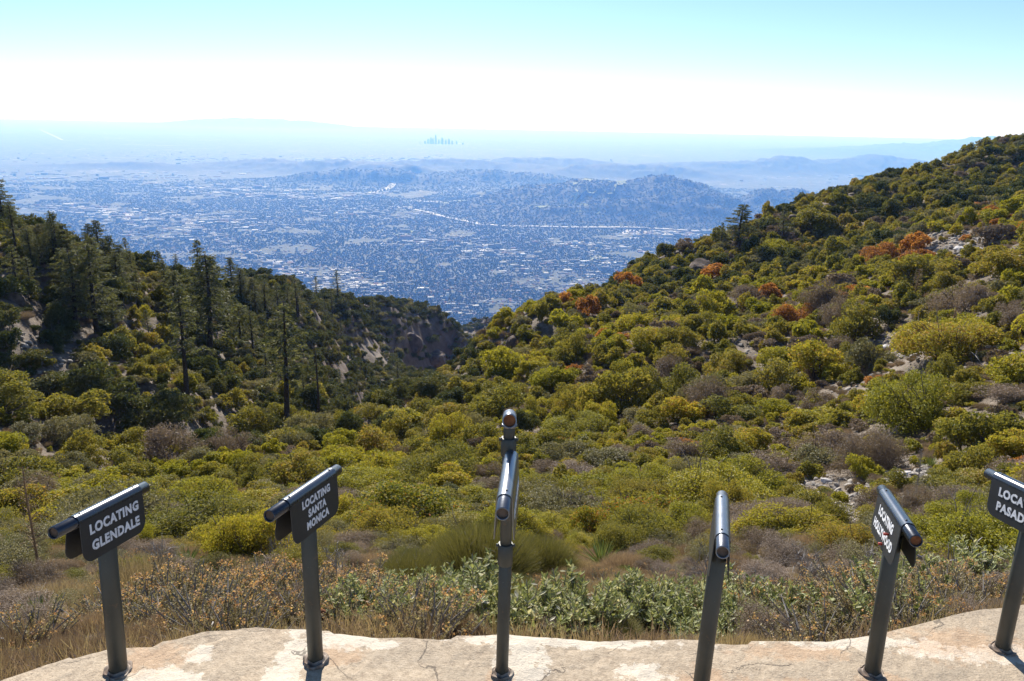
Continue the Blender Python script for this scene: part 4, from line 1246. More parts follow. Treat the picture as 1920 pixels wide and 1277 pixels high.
# the rest: one object each, scattered with geometry nodes
def scatter(name, items, label=None, cat=None):
    """items: list of (key, x, y, z, rx, ry, rz, sx, sy, sz); FIRST[key] gives the shape"""
    keys = sorted({it[0] for it in items}, key=str)
    me = bpy.data.meshes.new(name)
    arr = np.array([it[1:] for it in items], dtype=np.float32)
    me.vertices.add(len(items)); me.vertices.foreach_set('co', arr[:, :3].ravel())
    a = me.attributes.new('rot', 'FLOAT_VECTOR', 'POINT'); a.data.foreach_set('vector', np.ascontiguousarray(arr[:, 3:6]).ravel())
    a = me.attributes.new('scl', 'FLOAT_VECTOR', 'POINT'); a.data.foreach_set('vector', np.ascontiguousarray(arr[:, 6:9]).ravel())
    a = me.attributes.new('idx', 'INT', 'POINT'); a.data.foreach_set('value', np.array([keys.index(it[0]) for it in items], dtype=np.int32))
    o = link(name, me, kind='stuff')
    if label: o['label'] = label; o['category'] = cat
    ng = bpy.data.node_groups.new(name, 'GeometryNodeTree')
    ng.interface.new_socket('Geometry', in_out='INPUT', socket_type='NodeSocketGeometry')
    ng.interface.new_socket('Geometry', in_out='OUTPUT', socket_type='NodeSocketGeometry')
    gi = ng.nodes.new('NodeGroupInput'); go = ng.nodes.new('NodeGroupOutput')
    def attr(nm, ty):
        n_ = ng.nodes.new('GeometryNodeInputNamedAttribute'); n_.data_type = ty; n_.inputs['Name'].default_value = nm
        return n_.outputs['Attribute']
    ro = attr('rot', 'FLOAT_VECTOR'); sc_ = attr('scl', 'FLOAT_VECTOR'); ix = attr('idx', 'INT')
    e2r = ng.nodes.new('FunctionNodeEulerToRotation'); ng.links.new(ro, e2r.inputs[0])
    jn = ng.nodes.new('GeometryNodeJoinGeometry')
    for k, key in enumerate(keys):
        oi = ng.nodes.new('GeometryNodeObjectInfo'); oi.inputs['Object'].default_value = FIRST[key]; oi.inputs['As Instance'].default_value = True
        oi.transform_space = 'ORIGINAL'
        cm = ng.nodes.new('FunctionNodeCompare'); cm.data_type = 'INT'; cm.operation = 'EQUAL'
        ng.links.new(ix, cm.inputs[2]); cm.inputs[3].default_value = k
        ip = ng.nodes.new('GeometryNodeInstanceOnPoints')
        ng.links.new(gi.outputs[0], ip.inputs['Points']); ng.links.new(cm.outputs[0], ip.inputs['Selection'])
        ng.links.new(oi.outputs['Geometry'], ip.inputs['Instance']); ng.links.new(e2r.outputs[0], ip.inputs['Rotation']); ng.links.new(sc_, ip.inputs['Scale'])
        ng.links.new(ip.outputs[0], jn.inputs[0])
    ng.links.new(jn.outputs[0], go.inputs[0])
    md = o.modifiers.new('scatter', 'NODES'); md.node_group = ng
    return o
items = [(p['key'], p['x'], p['y'], p['z'] - .05 * p['sz'], 0, 0, p['rot'], p['sx'], p['sy'], p['sz']) for i, p in enumerate(P_LIST) if i not in chosen]
scatter('chaparral', items)

# broad-leaved low plants right behind the platform -----------------------
def small_plants():
    rs = np.random.default_rng(21); out = []
    # dense clumps seen in the photograph
    spots = []
    for (px, py, n_, sp_, spread) in [(760,1165,4,'felt',.16),(830,1160,5,'felt',.16),(900,1170,4,'felt',.14),(980,1172,4,'felt',.16),(860,1130,3,'felt',.16),(1030,1185,2,'felt',.12),(1190,1150,4,'felt',.25),(1260,1160,4,'felt',.2),(1330,1175,3,'felt',.2),(1400,1170,4,'felt',.2),(1480,1165,3,'felt',.2),(1240,1120,3,'felt',.2),(1800,1120,4,'felt',.2),(1870,1110,4,'felt',.2),(1900,1080,3,'felt',.2),
                                   (300,1100,4,'buck',.3),(420,1080,5,'buck',.3),(360,1060,4,'buck',.3),(250,1165,3,'buck',.2),(500,1090,5,'buck',.3),(560,1050,5,'buck',.35),(290,1050,4,'buck',.3),(480,1140,3,'buck',.2),(540,1120,4,'buck',.25),(660,1120,4,'buck',.25),(700,1150,3,'buck',.2),(970,1110,4,'buck',.25),(1060,1120,4,'buck',.25),(1130,1090,4,'buck',.3),(1300,1110,4,'buck',.3),(1450,1120,4,'buck',.3),(1560,1120,4,'buck',.25),(1520,1165,3,'buck',.2),(1760,1130,3,'buck',.25),(380,1120,4,'buck',.25),(220,1110,4,'buck',.3),(110,1060,4,'buck',.3),(420,1150,2,'buck',.12),(600,1150,2,'buck',.12),(200,1190,3,'buck',.2),(330,1160,3,'buck',.2),(520,1160,3,'buck',.2),(700,1170,3,'buck',.15),(1060,1180,3,'buck',.15),(1120,1180,3,'felt',.15),(1420,1185,3,'buck',.2),(1540,1185,3,'buck',.2),(1740,1150,3,'buck',.15),(1850,1130,3,'buck',.2),(1620,1140,3,'buck',.2)]:
        p = hit(px, min(py + 14, 1188))
        n_ = int(n_ * (.85 if sp_ == 'felt' else 1.25)); spread *= 1.25
        for k in range(n_):
            x = p[0] + rs.normal() * spread; y = p[1] + rs.normal() * spread
            ey_ = np.interp(x, pts[:, 0], pts[:, 1])
            y = max(y, ey_ + .10 + .06 * rs.random())
            out.append((x, y, float(gz(np.array([x]), np.array([y]))[0][0]), sp_, px))
    out.sort(key=lambda q: q[0])
    cnt = {}
    for i, (x, y, z, sp_, px0) in enumerate(out):
        v = int(rs.integers(3 if sp_ == 'felt' else 2)); f, s_, fl = ROS[(sp_, v)]
        px, py, dz = project((x, y, z + .15))
        side_ = 'left' if px < 700 else ('middle' if px < 1150 else 'right')
        s = rs.uniform(.75, 1.2)
        nm = 'felt_leaved_plant' if sp_ == 'felt' else 'buckwheat_plant'
        lb = {'felt': 'low plant with broad pale felted leaves growing close behind the concrete edge', 'buck': 'low wiry plant with small leaves and dry orange-brown seed heads beyond the concrete'}[sp_]
        if y > 5.5 and sp_ == 'buck': lb = 'low wiry seed-headed plant a few steps down the bank from the concrete'
        gname = {'felt': 'pale felted plants behind the concrete edge', 'buck': 'low seed-headed plants on the bank'}[sp_]
        o = link(nm, f, (x, y, z), (rs.uniform(-.1, .1), rs.uniform(-.1, .1), rs.uniform(0, 6.28)), (s, s, s * rs.uniform(.8, 1.15)), label=lb, cat='plant', group=gname)
        link('branches', s_, parent=o)
        if fl: link('seed_heads', fl, parent=o)
small_plants()

# dry grass and litter on the bank: fine tufts too many to count
gt = twig_mesh('tuft', .09, .09, 110, .003, M['strawbrush'], base=.2, curl=.15, seg=2).mesh('dry_grass_tuft', [M['strawbrush']])
gt2 = twig_mesh('tuft', .10, .07, 110, .003, M['redbrush'], base=.3, curl=.2, seg=2).mesh('dry_grass_tuft', [M['redbrush']])
a_, b_ = hit(655, 1168), hit(1050, 1188)
for key, me_, p_, lb in (('g1', gt, a_, 'small straw-coloured grass tuft against the concrete edge by the rotten wood'), ('g2', gt2, b_, 'small reddish dry grass tuft at the concrete edge beside the white stone')):
    FIRST[key] = link('grass_tuft', me_, (p_[0], p_[1], p_[2]), label=lb, cat='grass tuft')
items = []
rs = np.random.default_rng(33)
n_ = 3400
rr = np.exp(rs.uniform(math.log(2.6), math.log(15), n_)); aa = np.radians(rs.uniform(-62, 62, n_))
gx = rr * np.sin(aa); gy = rr * np.cos(aa); gzv = gz(gx, gy)[0]
for i in range(n_):
    if gy[i] < np.interp(gx[i], pts[:, 0], pts[:, 1]) + .06: continue
    s = rs.uniform(.6, 1.5)
    items.append(('g1' if rs.random() < .5 else 'g2', gx[i], gy[i], gzv[i], rs.uniform(-.3, .3), rs.uniform(-.3, .3), rs.uniform(0, 6), s, s, s * rs.uniform(.5, 1.1)))
scatter('dry_grass', items)

# yuccas -------------------------------------------------------------------
YM = [yucca_mesh(95, .5), yucca_mesh(80, .5, .02)]
for i, (px, py, w, lb) in enumerate([(75,1180,115,'green yucca with upright blades on the bank beyond the Glendale post'), (12,1046,80,'yucca at the very left of the picture, halfway down the bank'), (352,1068,80,'sparse yucca tuft between the Glendale and Santa Monica signs'),
                                 (1128,1062,100,'green yucca beside the feathery broom shrub, near the double-tube post'), (1548,933,34,'small yucca in the stony gully between the dry shrubs'), (1745,878,44,'pale blue-green yucca above the stony gully near the dead flower stalk'), (1478,1010,34,'small yucca half hidden in dry brush near the unlettered post')]):
    p = hit(px, py); d = float((p - CAM) @ fwd); s = w * d / F / 2 / .40
    link('yucca', YM[i % 2], tuple(p), (0, 0, i * 1.3), (s, s, s), label=lb, cat='yucca', group='yuccas on the slope')
for i, (px, py, top, lean, lb) in enumerate([(75, 1085, 868, .01, 'tall dry yucca stalk with spiny side twigs beyond the Glendale sign'), (1716, 935, 838, -.09, 'grey dead yucca stalk leaning over the stony gully'), (1715, 560, 506, 0, 'short dry flower stalk standing above the olive shrubs near the ridge'),
                                          (1786, 614, 557, 0, 'stout tan flower stalk beside the boulders on the right-hand slope'), (1575, 465, 440, 0, 'thin bare stalk high on the slope below the ridge')]):
    p = hit(px, py); d = float((p - CAM) @ fwd); Hh = (py - top) * d / F * 1.05
    g = stalk_mesh(1.6, lean); s = Hh / 1.5
    me_ = g.mesh('flower_stalk', [M['stalk'] if i != 1 else M['greybark']])
    k_ = 1.0 if i < 2 else 2.2
    link('flower_stalk', me_, tuple(p), (0, 0, .6 * i), (s * k_, s * k_, s), label=lb, cat='flower stalk', group='dry flower stalks')

# stones -------------------------------------------------------------------
for i, (px, py, w, pale, lb) in enumerate([(1686,1168,95,1,'big white stone behind the foot of the Hollywood post'), (1590,1165,60,0,'tan stone lying left of the white stone near the concrete edge'), (1098,1140,46,1,'pale flat stone beyond the broad-leaved plants, right of the double-tube post'), (1130,1150,34,0,'smaller grey stone touching the pale flat stone'),
        (1043,1193,30,1,'white pebble-sized stone on the rim of the concrete beside the double-tube post'), (1150,1185,40,1,'low pale stone half under the broad-leaved plants'), (1175,1190,30,1,'small white stone at the concrete rim among the leaves'), (105,1236,30,1,'white stone at the rim of the concrete at far left'),
        (1698,648,56,1,'pale flat-topped boulder on the right-hand slope above the yellow-green shrub'), (1662,655,26,1,'small stone left of the flat-topped boulder'), (1858,610,36,1,'grey boulder below the stout flower stalk'), (1870,640,24,1,'stone just under the grey boulder'), (1345,748,30,1,'pale stone beside the round olive shrub in mid slope'),
        (1455,715,26,1,'pale stone between shrubs above the mid-slope gap'), (1600,470,24,1,'white stone by the orange shrubs high on the slope'), (1612,490,20,1,'small white stone left of the orange shrubs'), (1695,893,34,1,'stone beside the dead yucca stalk in the gully'), (1720,888,26,0,'darker stone right of the dead yucca stalk'),
        (1550,905,24,1,'stone at the head of the stony gully'), (1082,788,20,2,'blue-grey boulder above the long yellow-green shrub'), (255,862,24,1,'stone in the shrubs behind the Glendale sign'), (1010,824,16,1,'white stone in the gap right of the tall post'), (1800,470,28,1,'largest stone of the scree near the ridge'), (1856,448,20,1,'stone at the upper end of the scree')]):
    p = hit(px, py); d = float((p - CAM) @ fwd); s = w * d / F / 2
    me_ = (PROCK[i % 3] if pale == 1 else ROCK[i % 4])
    if pale == 2:
        me_ = ROCK[0].copy(); me_.materials.clear(); me_.materials.append(M['greystone'])
    link('stone', me_, (p[0], p[1], p[2] + s * .2), (rs.uniform(-.3, .3), rs.uniform(-.3, .3), rs.uniform(0, 6)), (s, s * .85, s), label=lb, cat='stone', group='loose stones on the slope')
FIRST['r0'] = [o for o in COL.objects if o.name.startswith('stone')][3]
FIRST['r1'] = [o for o in COL.objects if o.name.startswith('stone')][1]
items = []
def rubble(cx, cy, w, h, n_, s0, s1):
    for k in range(n_):
        a = rs.uniform(0, 6.283); q = math.sqrt(rs.random())
        p = hit(cx + math.cos(a) * q * w, cy + math.sin(a) * q * h)
        s = s0 + (s1 - s0) * rs.random() ** 3
        items.append((('r0' if rs.random() < .6 else 'r1'), p[0], p[1], p[2] + s * .15, rs.uniform(-.6, .6), rs.uniform(-.6, .6), rs.uniform(0, 6), s, s * rs.uniform(.6, 1), s * rs.uniform(.6, 1)))
rubble(1560, 925, 80, 32, 420, .03, .16); rubble(1600, 965, 50, 40, 260, .03, .13); rubble(1700, 888, 70, 26, 320, .03, .2)
rubble(1800, 455, 75, 26, 260, .12, .5); rubble(1700, 650, 60, 25, 160, .06, .3); rubble(1560, 580, 60, 30, 80, .08, .3); rubble(1500, 700, 200, 60, 120, .08, .3)
rubble(30, 1010, 60, 30, 90, .03, .1); rubble(1400, 1150, 300, 30, 220, .015, .05); rubble(300, 1140, 300, 40, 160, .015, .05); rubble(1640, 1150, 120, 25, 120, .02, .06); rubble(80, 690, 110, 70, 200, .1, .5)
rubble(1350, 490, 120, 30, 120, .15, .6); rubble(1100, 1000, 500, 120, 150, .02, .12)
rubble(1650, 620, 270, 130, 520, .05, .32); rubble(1820, 560, 100, 120, 260, .05, .3)
scatter('scree', items)

ORK = [rock_mesh(30 + i, M['brownrock'], .8) for i in range(4)]
for i, (px, py, w, lb) in enumerate([(972, 640, 46, 'brown crag at the end of the near ridge where the canyon opens'), (992, 622, 40, 'smaller brown crag beside the one at the end of the near ridge'), (950, 652, 28, 'low brown crag nearest the canyon notch'),
        (1262, 512, 60, 'dark rock face on the far ridge above the city edge'), (1318, 505, 74, 'broad dark rock face below the conifers of the far ridge'), (1425, 452, 34, 'rock among the conifers of the far ridge'), (1488, 410, 40, 'brown rock on the crest of the far ridge'),
        (20, 560, 60, 'pale-topped rock at the left picture edge on the wooded hill'), (85, 640, 46, 'brown rock face in the shade of the wooded hill'), (662, 690, 50, 'brown cliff rib on the canyon side of the wooded hill'), (690, 715, 40, 'lower end of the brown cliff rib'), (770, 640, 60, 'upper brown bluff above the canyon notch'), (815, 665, 54, 'lower brown bluff beside the canyon notch'), (210, 480, 28, 'rock on the crest of the wooded hill')]):
    p = hit(px, py); d = float((p - CAM) @ fwd); s = w * d / F / 2
    link('rock_outcrop', ORK[i % 4], (p[0], p[1], p[2] - s * .25), (rs.uniform(-.25, .25), rs.uniform(-.25, .25), rs.uniform(0, 6)), (s, s * .8, s * rs.uniform(.8, 1.1)), label=lb, cat='rock', group='rock outcrops on the slopes')

# dead wood ------------------------------------------------------------------
def log_(pxs, r, m, lb, nm='fallen_branch', forks=3, dz=.05, cat='branch'):
    P = [hit(*q) + np.array([0, 0, dz]) for q in pxs]
    Y0 = min(q[1] for q in P)
    P = [p if p[1] < Y0 * 1.25 + .2 else at(*q, Y0 * 1.15) for p, q in zip(P, pxs)]
    Q = [P[0]]
    for a, b in zip(P[:-1], P[1:]):
        for k in (1, 2, 3): Q.append(a + (b - a) * k / 3 + rs.normal(size=3) * np.linalg.norm(b - a) * .02 * (k < 3))
    base = Q[0].copy(); Q = [q - base for q in Q]
    g = Geo(); n2 = len(Q)
    tube(g, Q, [r * (1 - .6 * k / (n2 - 1)) for k in range(n2)], 8)
    for f in range(forks):
        k = int(rs.integers(1, n2 - 1)); e = Q[k] + rs.normal(size=3) * np.linalg.norm(Q[-1]) * .14 + np.array([0, 0, .05])
        tube(g, [Q[k], (Q[k] + e) / 2 + rs.normal(size=3) * .01, e], [r * .45, r * .3, r * .12], 5)
    link(nm, g.mesh(nm, [m], True), tuple(base), label=lb, cat=cat)
log_([(1655, 1182), (1600, 1172), (1592, 1160)], .035, M['bark'], 'short dark log lying beside the stones behind the Hollywood post', 'log', 2, .04, 'log')
log_([(1530, 1112), (1580, 1125), (1640, 1150), (1700, 1160)], .012, M['greybark'], 'grey branch lying on the bank left of the Hollywood post', dz=.10)
log_([(1705, 1035), (1760, 1062), (1835, 1098)], .014, M['greybark'], 'long grey stick sloping down the bank right of the Hollywood sign', dz=.22)
log_([(310, 1040), (335, 1066)], .012, M['greybark'], 'short pale stick between the Glendale and Santa Monica signs', dz=.15)
log_([(1640, 900), (1745, 882)], .018, M['stalk'], 'long tan stick across the stony gully', dz=.15)
log_([(1812, 668), (1835, 690)], .03, M['greybark'], 'white stick on the right-hand slope below the flower stalk', dz=.35)
log_([(1862, 403), (1876, 420)], .05, M['greybark'], 'bleached stick near the ridge at the right', dz=.6)
log_([(600, 1172), (628, 1166), (648, 1158)], .028, M['redwood'], 'piece of rotten red-brown wood at the concrete edge by the Santa Monica post', 'rotten_wood', 4, .05, 'wood')
for i, (px, py) in enumerate([(520, 1060), (620, 1075), (1500, 1100), (1330, 1100), (300, 1075), (1650, 1095)]):
    p = hit(px, py)
    me_ = stems_mesh('dead_shrub', .45, .55, 16, .008, M['greybark'], forks=6, wig=.08, reach=.95)
    lb = ['bare silvery dead shrub left of the Santa Monica post', 'bare silvery dead shrub right of the Santa Monica post', 'leafless grey shrub midway between the unlettered and Hollywood posts', 'leafless grey shrub beside the unlettered post', 'leafless grey shrub right of the Glendale post', 'leafless grey shrub beside the Hollywood post'][i]
    link('dead_shrub', me_, tuple(p), (0, 0, i), label=lb, cat='dead shrub', group='bare dead shrubs on the bank')

# conifers -------------------------------------------------------------------
_tr = np.random.default_rng(8)
EXTRA = []
for _ in range(34):
    _x = _tr.uniform(5, 640); _c = np.interp(_x, [0, 130, 270, 400, 560, 650], [400, 440, 495, 520, 540, 555])
    _y = _c + _tr.uniform(8, 150) * (1 if _x < 560 else .5)
    EXTRA.append((_x, _y, _tr.uniform(55, 100) * (1.1 if _y > _c + 60 else .8), ['full', 'small', 'full', 'sparse'][int(_tr.integers(4))]))
TREES = EXTRA + [(140,622,150,'full'),(180,628,168,'full'),(163,600,120,'full'),(393,668,188,'full'),(350,752,215,'sparse'),(538,818,250,'sparse'),(597,792,150,'snag'),(747,737,62,'small'),(8,430,90,'full'),(186,440,60,'snag'),(212,462,48,'small'),(122,428,40,'small'),(268,480,48,'full'),(283,492,50,'snag'),(303,490,44,'small'),(332,505,46,'small'),(346,502,36,'small'),
         (436,545,62,'full'),(376,572,120,'sparse'),(460,566,62,'small'),(500,592,70,'small'),(452,655,88,'full'),(474,672,90,'small'),(32,500,120,'sparse'),(232,575,100,'full'),(402,545,64,'full'),(560,600,60,'small'),(520,640,70,'small'),(590,700,70,'snag'),(430,620,70,'small'),(310,560,70,'full'),(60,560,80,'small'),(95,470,50,'small'),(250,530,60,'small'),(700,600,44,'small'),(610,605,40,'small'),(640,640,40,'small'),(345,600,60,'small'),(280,640,60,'sparse'),(500,720,70,'small'),(570,760,60,'small'),(640,745,50,'small'),(80,500,60,'full'),(540,575,40,'small'),(480,605,60,'full'),(300,520,50,'full'),
         (1384,468,82,'full'),(1466,462,72,'sparse'),(1350,468,50,'sparse'),(1572,462,44,'snag'),(1888,290,28,'small'),(1905,300,34,'small'),(1418,492,30,'small'),(1856,280,16,'small')]
for i, (px, py, hpx, kind) in enumerate(TREES):
    p = hit(px, py); d = float((p - CAM) @ fwd); Hh = hpx * d / F * 1.04; s = Hh / 10
    v = [k for k in CON if k[0] == kind]; tk, cr_ = CON[v[i % len(v)]]
    a, b = where(px, py, p[1], p[0])
    what = {'full': 'dark layered conifer', 'sparse': 'thin sparse conifer', 'snag': 'dead conifer snag', 'small': 'small bushy conifer'}[kind]
    LBT = f'{what} {a} {b}'
    TREES[i] = (p, s, kind, tk, cr_, px, LBT, i)
grp = {}
for t_ in TREES: grp.setdefault(t_[6], []).append(t_)
for lb, ts in grp.items():
    ts.sort(key=lambda q: q[5])
    for k, (p, s, kind, tk, cr_, px, _, i) in enumerate(ts):
        l2 = lb if len(ts) == 1 else lb.replace('beyond the Glendale sign towards the picture edge', 'left of the Glendale sign').replace('between the Glendale sign and the Santa Monica sign', 'between the first two signs') + f', {["first", "second", "third", "fourth", "fifth", "sixth", "seventh", "eighth", "ninth", "tenth", "eleventh", "twelfth", "thirteenth", "fourteenth", "fifteenth", "sixteenth"][min(k, 15)]} from left'
        while len(l2.split()) > 16 and ' the ' in l2: l2 = l2.replace(' the ', ' ', 1)
        if len(l2.split()) > 16: print('LONG', l2)
        root = link('conifer', None, tuple(p - np.array([0, 0, .1])), (0, 0, i * 1.7), (s * {'full': 1.3, 'snag': .9, 'small': 1.15, 'sparse': 1.1}[kind] * (1.35 if px > 900 and kind == 'full' else 1),) * 2 + (s,), label=l2, cat='tree', group='conifers on the hillsides')
        link('trunk', tk, parent=root)
        if cr_: link('crown', cr_, parent=root)

# ------------------------------------------------------------------ the city on the plain
M['roofs'] = None
def roofmat(name, stops):
    m, t, out = mat(name)
    p = N(t, "ShaderNodeBsdfPrincipled"); p.inputs['Roughness'].default_value = .9; p.inputs['Specular IOR Level'].default_value = .1
    ge = N(t, "ShaderNodeNewGeometry"); oi = N(t, "ShaderNodeObjectInfo")
    v = mth(t, 'FRACT', mth(t, 'ADD', ge.outputs['Random Per Island'], oi.outputs['Random']))
    t.links.new(ramp(t, v, stops, 'CONSTANT'), p.inputs['Base Color'])
    t.links.new(p.outputs[0], out.inputs[0]); return m
M['house'] = roofmat('house_roofs', [(0, (.06, .055, .05)), (.35, (.12, .105, .095)), (.55, (.22, .19, .165)), (.67, (.22, .11, .07)), (.80, (.24, .22, .20)), (.96, (.42, .40, .38))])
M['shed'] = roofmat('flat_roofs', [(0, (.12, .12, .115)), (.35, (.22, .21, .20)), (.6, (.38, .37, .35)), (.84, (.66, .64, .62)), (.94, (.20, .12, .09))])
M['glasst'] = roofmat('tower_walls', [(0, (.26, .28, .31)), (.5, (.42, .42, .44))])
M['treedot'] = leafmat('city_tree_leaves', [(0, (.018, .028, .015)), (.5, (.035, .050, .022)), (1, (.065, .075, .032))], w_obj=0)
M['field'] = simple('mown_field', (.16, .20, .06), (.26, .26, .10), .01, .95)
M['roadway'] = simple('pale_roadway', (.34, .33, .32), (.46, .45, .44), .01, .9)

rc = np.random.default_rng(77)
def boxes_mesh(name, x, y, z, w, d, h, rot, m, hip=None):
    n = len(x); c, s = np.cos(rot), np.sin(rot)
    V = []
    for (sx, sy, top) in ((-1, -1, 0), (1, -1, 0), (1, 1, 0), (-1, 1, 0), (-1, -1, 1), (1, -1, 1), (1, 1, 1), (-1, 1, 1)):
        X = sx * w / 2; Y = sy * d / 2
        V.append(np.stack([x + X * c - Y * s, y + X * s + Y * c, z + top * h - (1 - top) * 3], 1))
    V = np.stack(V, 1).reshape(-1, 3)
    b = np.arange(n)[:, None] * 8
    Q = np.concatenate([b + np.array(f) for f in ((4, 5, 6, 7), (0, 1, 5, 4), (1, 2, 6, 5), (2, 3, 7, 6), (3, 0, 4, 7))])
    return mesh_np(name, V, Q, [m])

GRID = math.radians(12)
def sample_sector(n, r0, r1, p=0.0, az0=-34, az1=26):
    u = rc.random(n)
    if p == 0: r = np.sqrt(r0 ** 2 + u * (r1 ** 2 - r0 ** 2))
    else: r = r0 * (r1 / r0) ** u
    a = np.radians(rc.uniform(az0, az1, n)); return r * np.sin(a), r * np.cos(a)
def snap(x, y, bx, by, jit):
    """line the houses up along a street grid"""
    c, s = math.cos(GRID), math.sin(GRID); u = x * c + y * s; v = -x * s + y * c
    v = (np.floor(v / by) + np.where(rc.random(len(x)) < .5, .30, .70)) * by + rc.normal(size=len(x)) * jit
    return u * c - v * s, u * s + v * c
# houses: dense near, thinning with distance
hx, hy = sample_sector(36000, 3500, 9500, 1, -46, 42); hx, hy = snap(hx, hy, 20, 85, 4)
hz = plain_z(hx, hy)
k = (hz < PLAIN + 60) & (fbm(hx / 900, hy / 900, 4) > -.55) & (fbm(hx / 160 + 50, hy / 160, 3) > -.35)
hx, hy, hz = hx[k], hy[k], hz[k]; n = len(hx)
link('distant_houses', boxes_mesh('distant_houses', hx, hy, hz, rc.uniform(9, 20, n), rc.uniform(8, 14, n), rc.uniform(3.5, 6, n), GRID + np.where(rc.random(n) < .5, 0, math.pi / 2), M['house']), kind='stuff')

# larger flat roofed buildings: along the shopping streets and in clusters
CL = [ # px,py -> px,py, half width m, count
    (300,395,640,560,70,420),(330,350,560,372,420,520),(100,385,330,420,260,420),(600,520,720,545,170,330),(480,492,560,512,120,160),(560,372,720,362,160,120),(640,505,660,520,90,50),
    (1030,455,1220,470,150,160),(1120,490,1180,500,120,60),(1200,440,1300,440,160,170),(890,470,990,478,120,120),(780,440,900,470,300,160),(940,395,1120,420,90,50),(720,460,820,450,120,80),
    (330,405,520,430,320,260),(200,400,330,450,220,160),(1330,320,1620,330,500,420),(1480,318,1650,335,500,200),(600,300,900,300,800,260),(350,300,600,305,1000,240),(40,330,300,340,1200,260),(1000,470,1200,540,500,120),(560,400,760,400,500,160),
    (820,585,900,575,200,60),(1160,520,1060,560,250,50),(900,560,1000,500,400,80),(1060,490,1080,500,60,20),(870,480,900,490,80,30)]
bx = []; by = []; bs = []
for (x0, y0, x1, y1, hw, cnt) in CL:
    cnt = int(cnt * .6)
    A0 = pl(x0, y0); B0 = pl(x1, y1); t_ = rc.random(cnt)[:, None]
    P_ = A0 + (B0 - A0) * t_; far = np.linalg.norm(P_[:, :2], axis=1)
    P_ = P_ + rc.normal(size=(cnt, 3)) * hw * .6
    bx += list(P_[:, 0]); by += list(P_[:, 1]); bs += list(rc.uniform(.6, 1.8, cnt) * np.clip(far / 5500, .7, 2.0))
sx_, sy_ = sample_sector(1400, 3600, 20000, 1, -34, 34)
bx = np.array(bx + list(sx_)); by = np.array(by + list(sy_)); bs = np.array(bs + list(rc.uniform(.4, 1.0, 1400) * np.clip(np.hypot(sx_, sy_) / 6000, .7, 2.2)))
bz = plain_z(bx, by); k = bz < PLAIN + 25; bx, by, bz, bs = bx[k], by[k], bz[k], bs[k]
n = len(bx); bw = rc.uniform(18, 44, n) * bs; bd = rc.uniform(14, 26, n) * bs; bh = rc.uniform(5, 11, n) * np.where(rc.random(n) < .06, 3, 1)
br = GRID + rc.normal(size=n) * .03
size_px = bw / np.hypot(bx, by)
vis_px = np.array([project((a, b, c))[:2] for a, b, c in zip(bx, by, bz)])
r_at = np.hypot(bx, by)
ia = np.clip(((np.arctan2(bx, by) - az_g[0]) / (az_g[1] - az_g[0])).astype(int), 0, NA - 1)
seen = ((bz + 5 - H) / r_at > HOR[-1, ia] + .004) & (vis_px[:, 0] > 0) & (vis_px[:, 0] < 1920)
order2 = np.argsort(-size_px * seen)[:285]
msk = np.zeros(n, bool); msk[order2] = True
link('distant_buildings', boxes_mesh('distant_buildings', bx[~msk], by[~msk], bz[~msk], bw[~msk], bd[~msk], bh[~msk], br[~msk], M['shed']), kind='stuff')
for i in order2:
    g = Geo(); w, d, h = bw[i] / 2, bd[i] / 2, bh[i]
    def bxg(x0, x1, y0, y1, z0, z1):
        g.add([(x0, y0, z0), (x1, y0, z0), (x1, y1, z0), (x0, y1, z0), (x0, y0, z1), (x1, y0, z1), (x1, y1, z1), (x0, y1, z1)], [(4, 5, 6, 7), (0, 1, 5, 4), (1, 2, 6, 5), (2, 3, 7, 6), (3, 0, 4, 7)])
    bxg(-w, w, -d, d, -3, h); u = rc.uniform(-.5, .3)
    bxg(w * u, w * (u + .3), -d * .3, d * .4, h, h + 2.5)
    if rc.random() < .4: bxg(w, w * 1.5, -d * .7, d * .5, -3, h * .6)
    px_, py_ = vis_px[i]
    if py_ > 480: reg = 'in the shopping district where the canyon opens' if px_ < 760 else 'among the trees of the nearest suburb'
    elif py_ > 400: reg = 'along the pale avenue beyond the wooded hill' if px_ < 620 else 'in the tree-filled suburb south of the freeway'
    elif py_ > 340: reg = 'in the pale business district far across the valley'
    else: reg = 'in the hazy far part of the valley city'
    link('flat_roofed_building', g.mesh('flat_roofed_building', [M['shed']]), (bx[i], by[i], bz[i]), (0, 0, br[i]), label='low pale flat-roofed building ' + reg, cat='building', group='pale buildings in the valley city, ' + reg)

# trees of the suburbs as one mass
tx, ty = sample_sector(150000, 3400, 12000, 1, -46, 42)
k = (fbm(tx / 400, ty / 400, 4) > -.5) | (plain_z(tx, ty) > PLAIN + 15); tx, ty = tx[k], ty[k]; tz = plain_z(tx, ty); n = len(tx)
tr_ = rc.uniform(4, 9, n) * np.clip(np.hypot(tx, ty) / 5000, .9, 2); th_ = rc.uniform(7, 15, n)
an = np.linspace(0, 2 * math.pi, 5, endpoint=False)
V = [np.stack([tx + tr_ * math.cos(a) * rc.uniform(.7, 1.2, n), ty + tr_ * math.sin(a) * rc.uniform(.7, 1.2, n), tz + th_ * .45], 1) for a in an]
V += [np.stack([tx + rc.normal(size=n), ty + rc.normal(size=n), tz + th_], 1), np.stack([tx, ty, tz - 1], 1)]
V = np.stack(V, 1).reshape(-1, 3); b = np.arange(n)[:, None] * 7
T_ = np.concatenate([b + np.array((i, (i + 1) % 5, 5)) for i in range(5)] + [b + np.array(((i + 1) % 5, i, 6)) for i in range(5)])
link('suburb_woods', mesh_np('suburb_woods', V, T_, [M['treedot']]), kind='stuff')

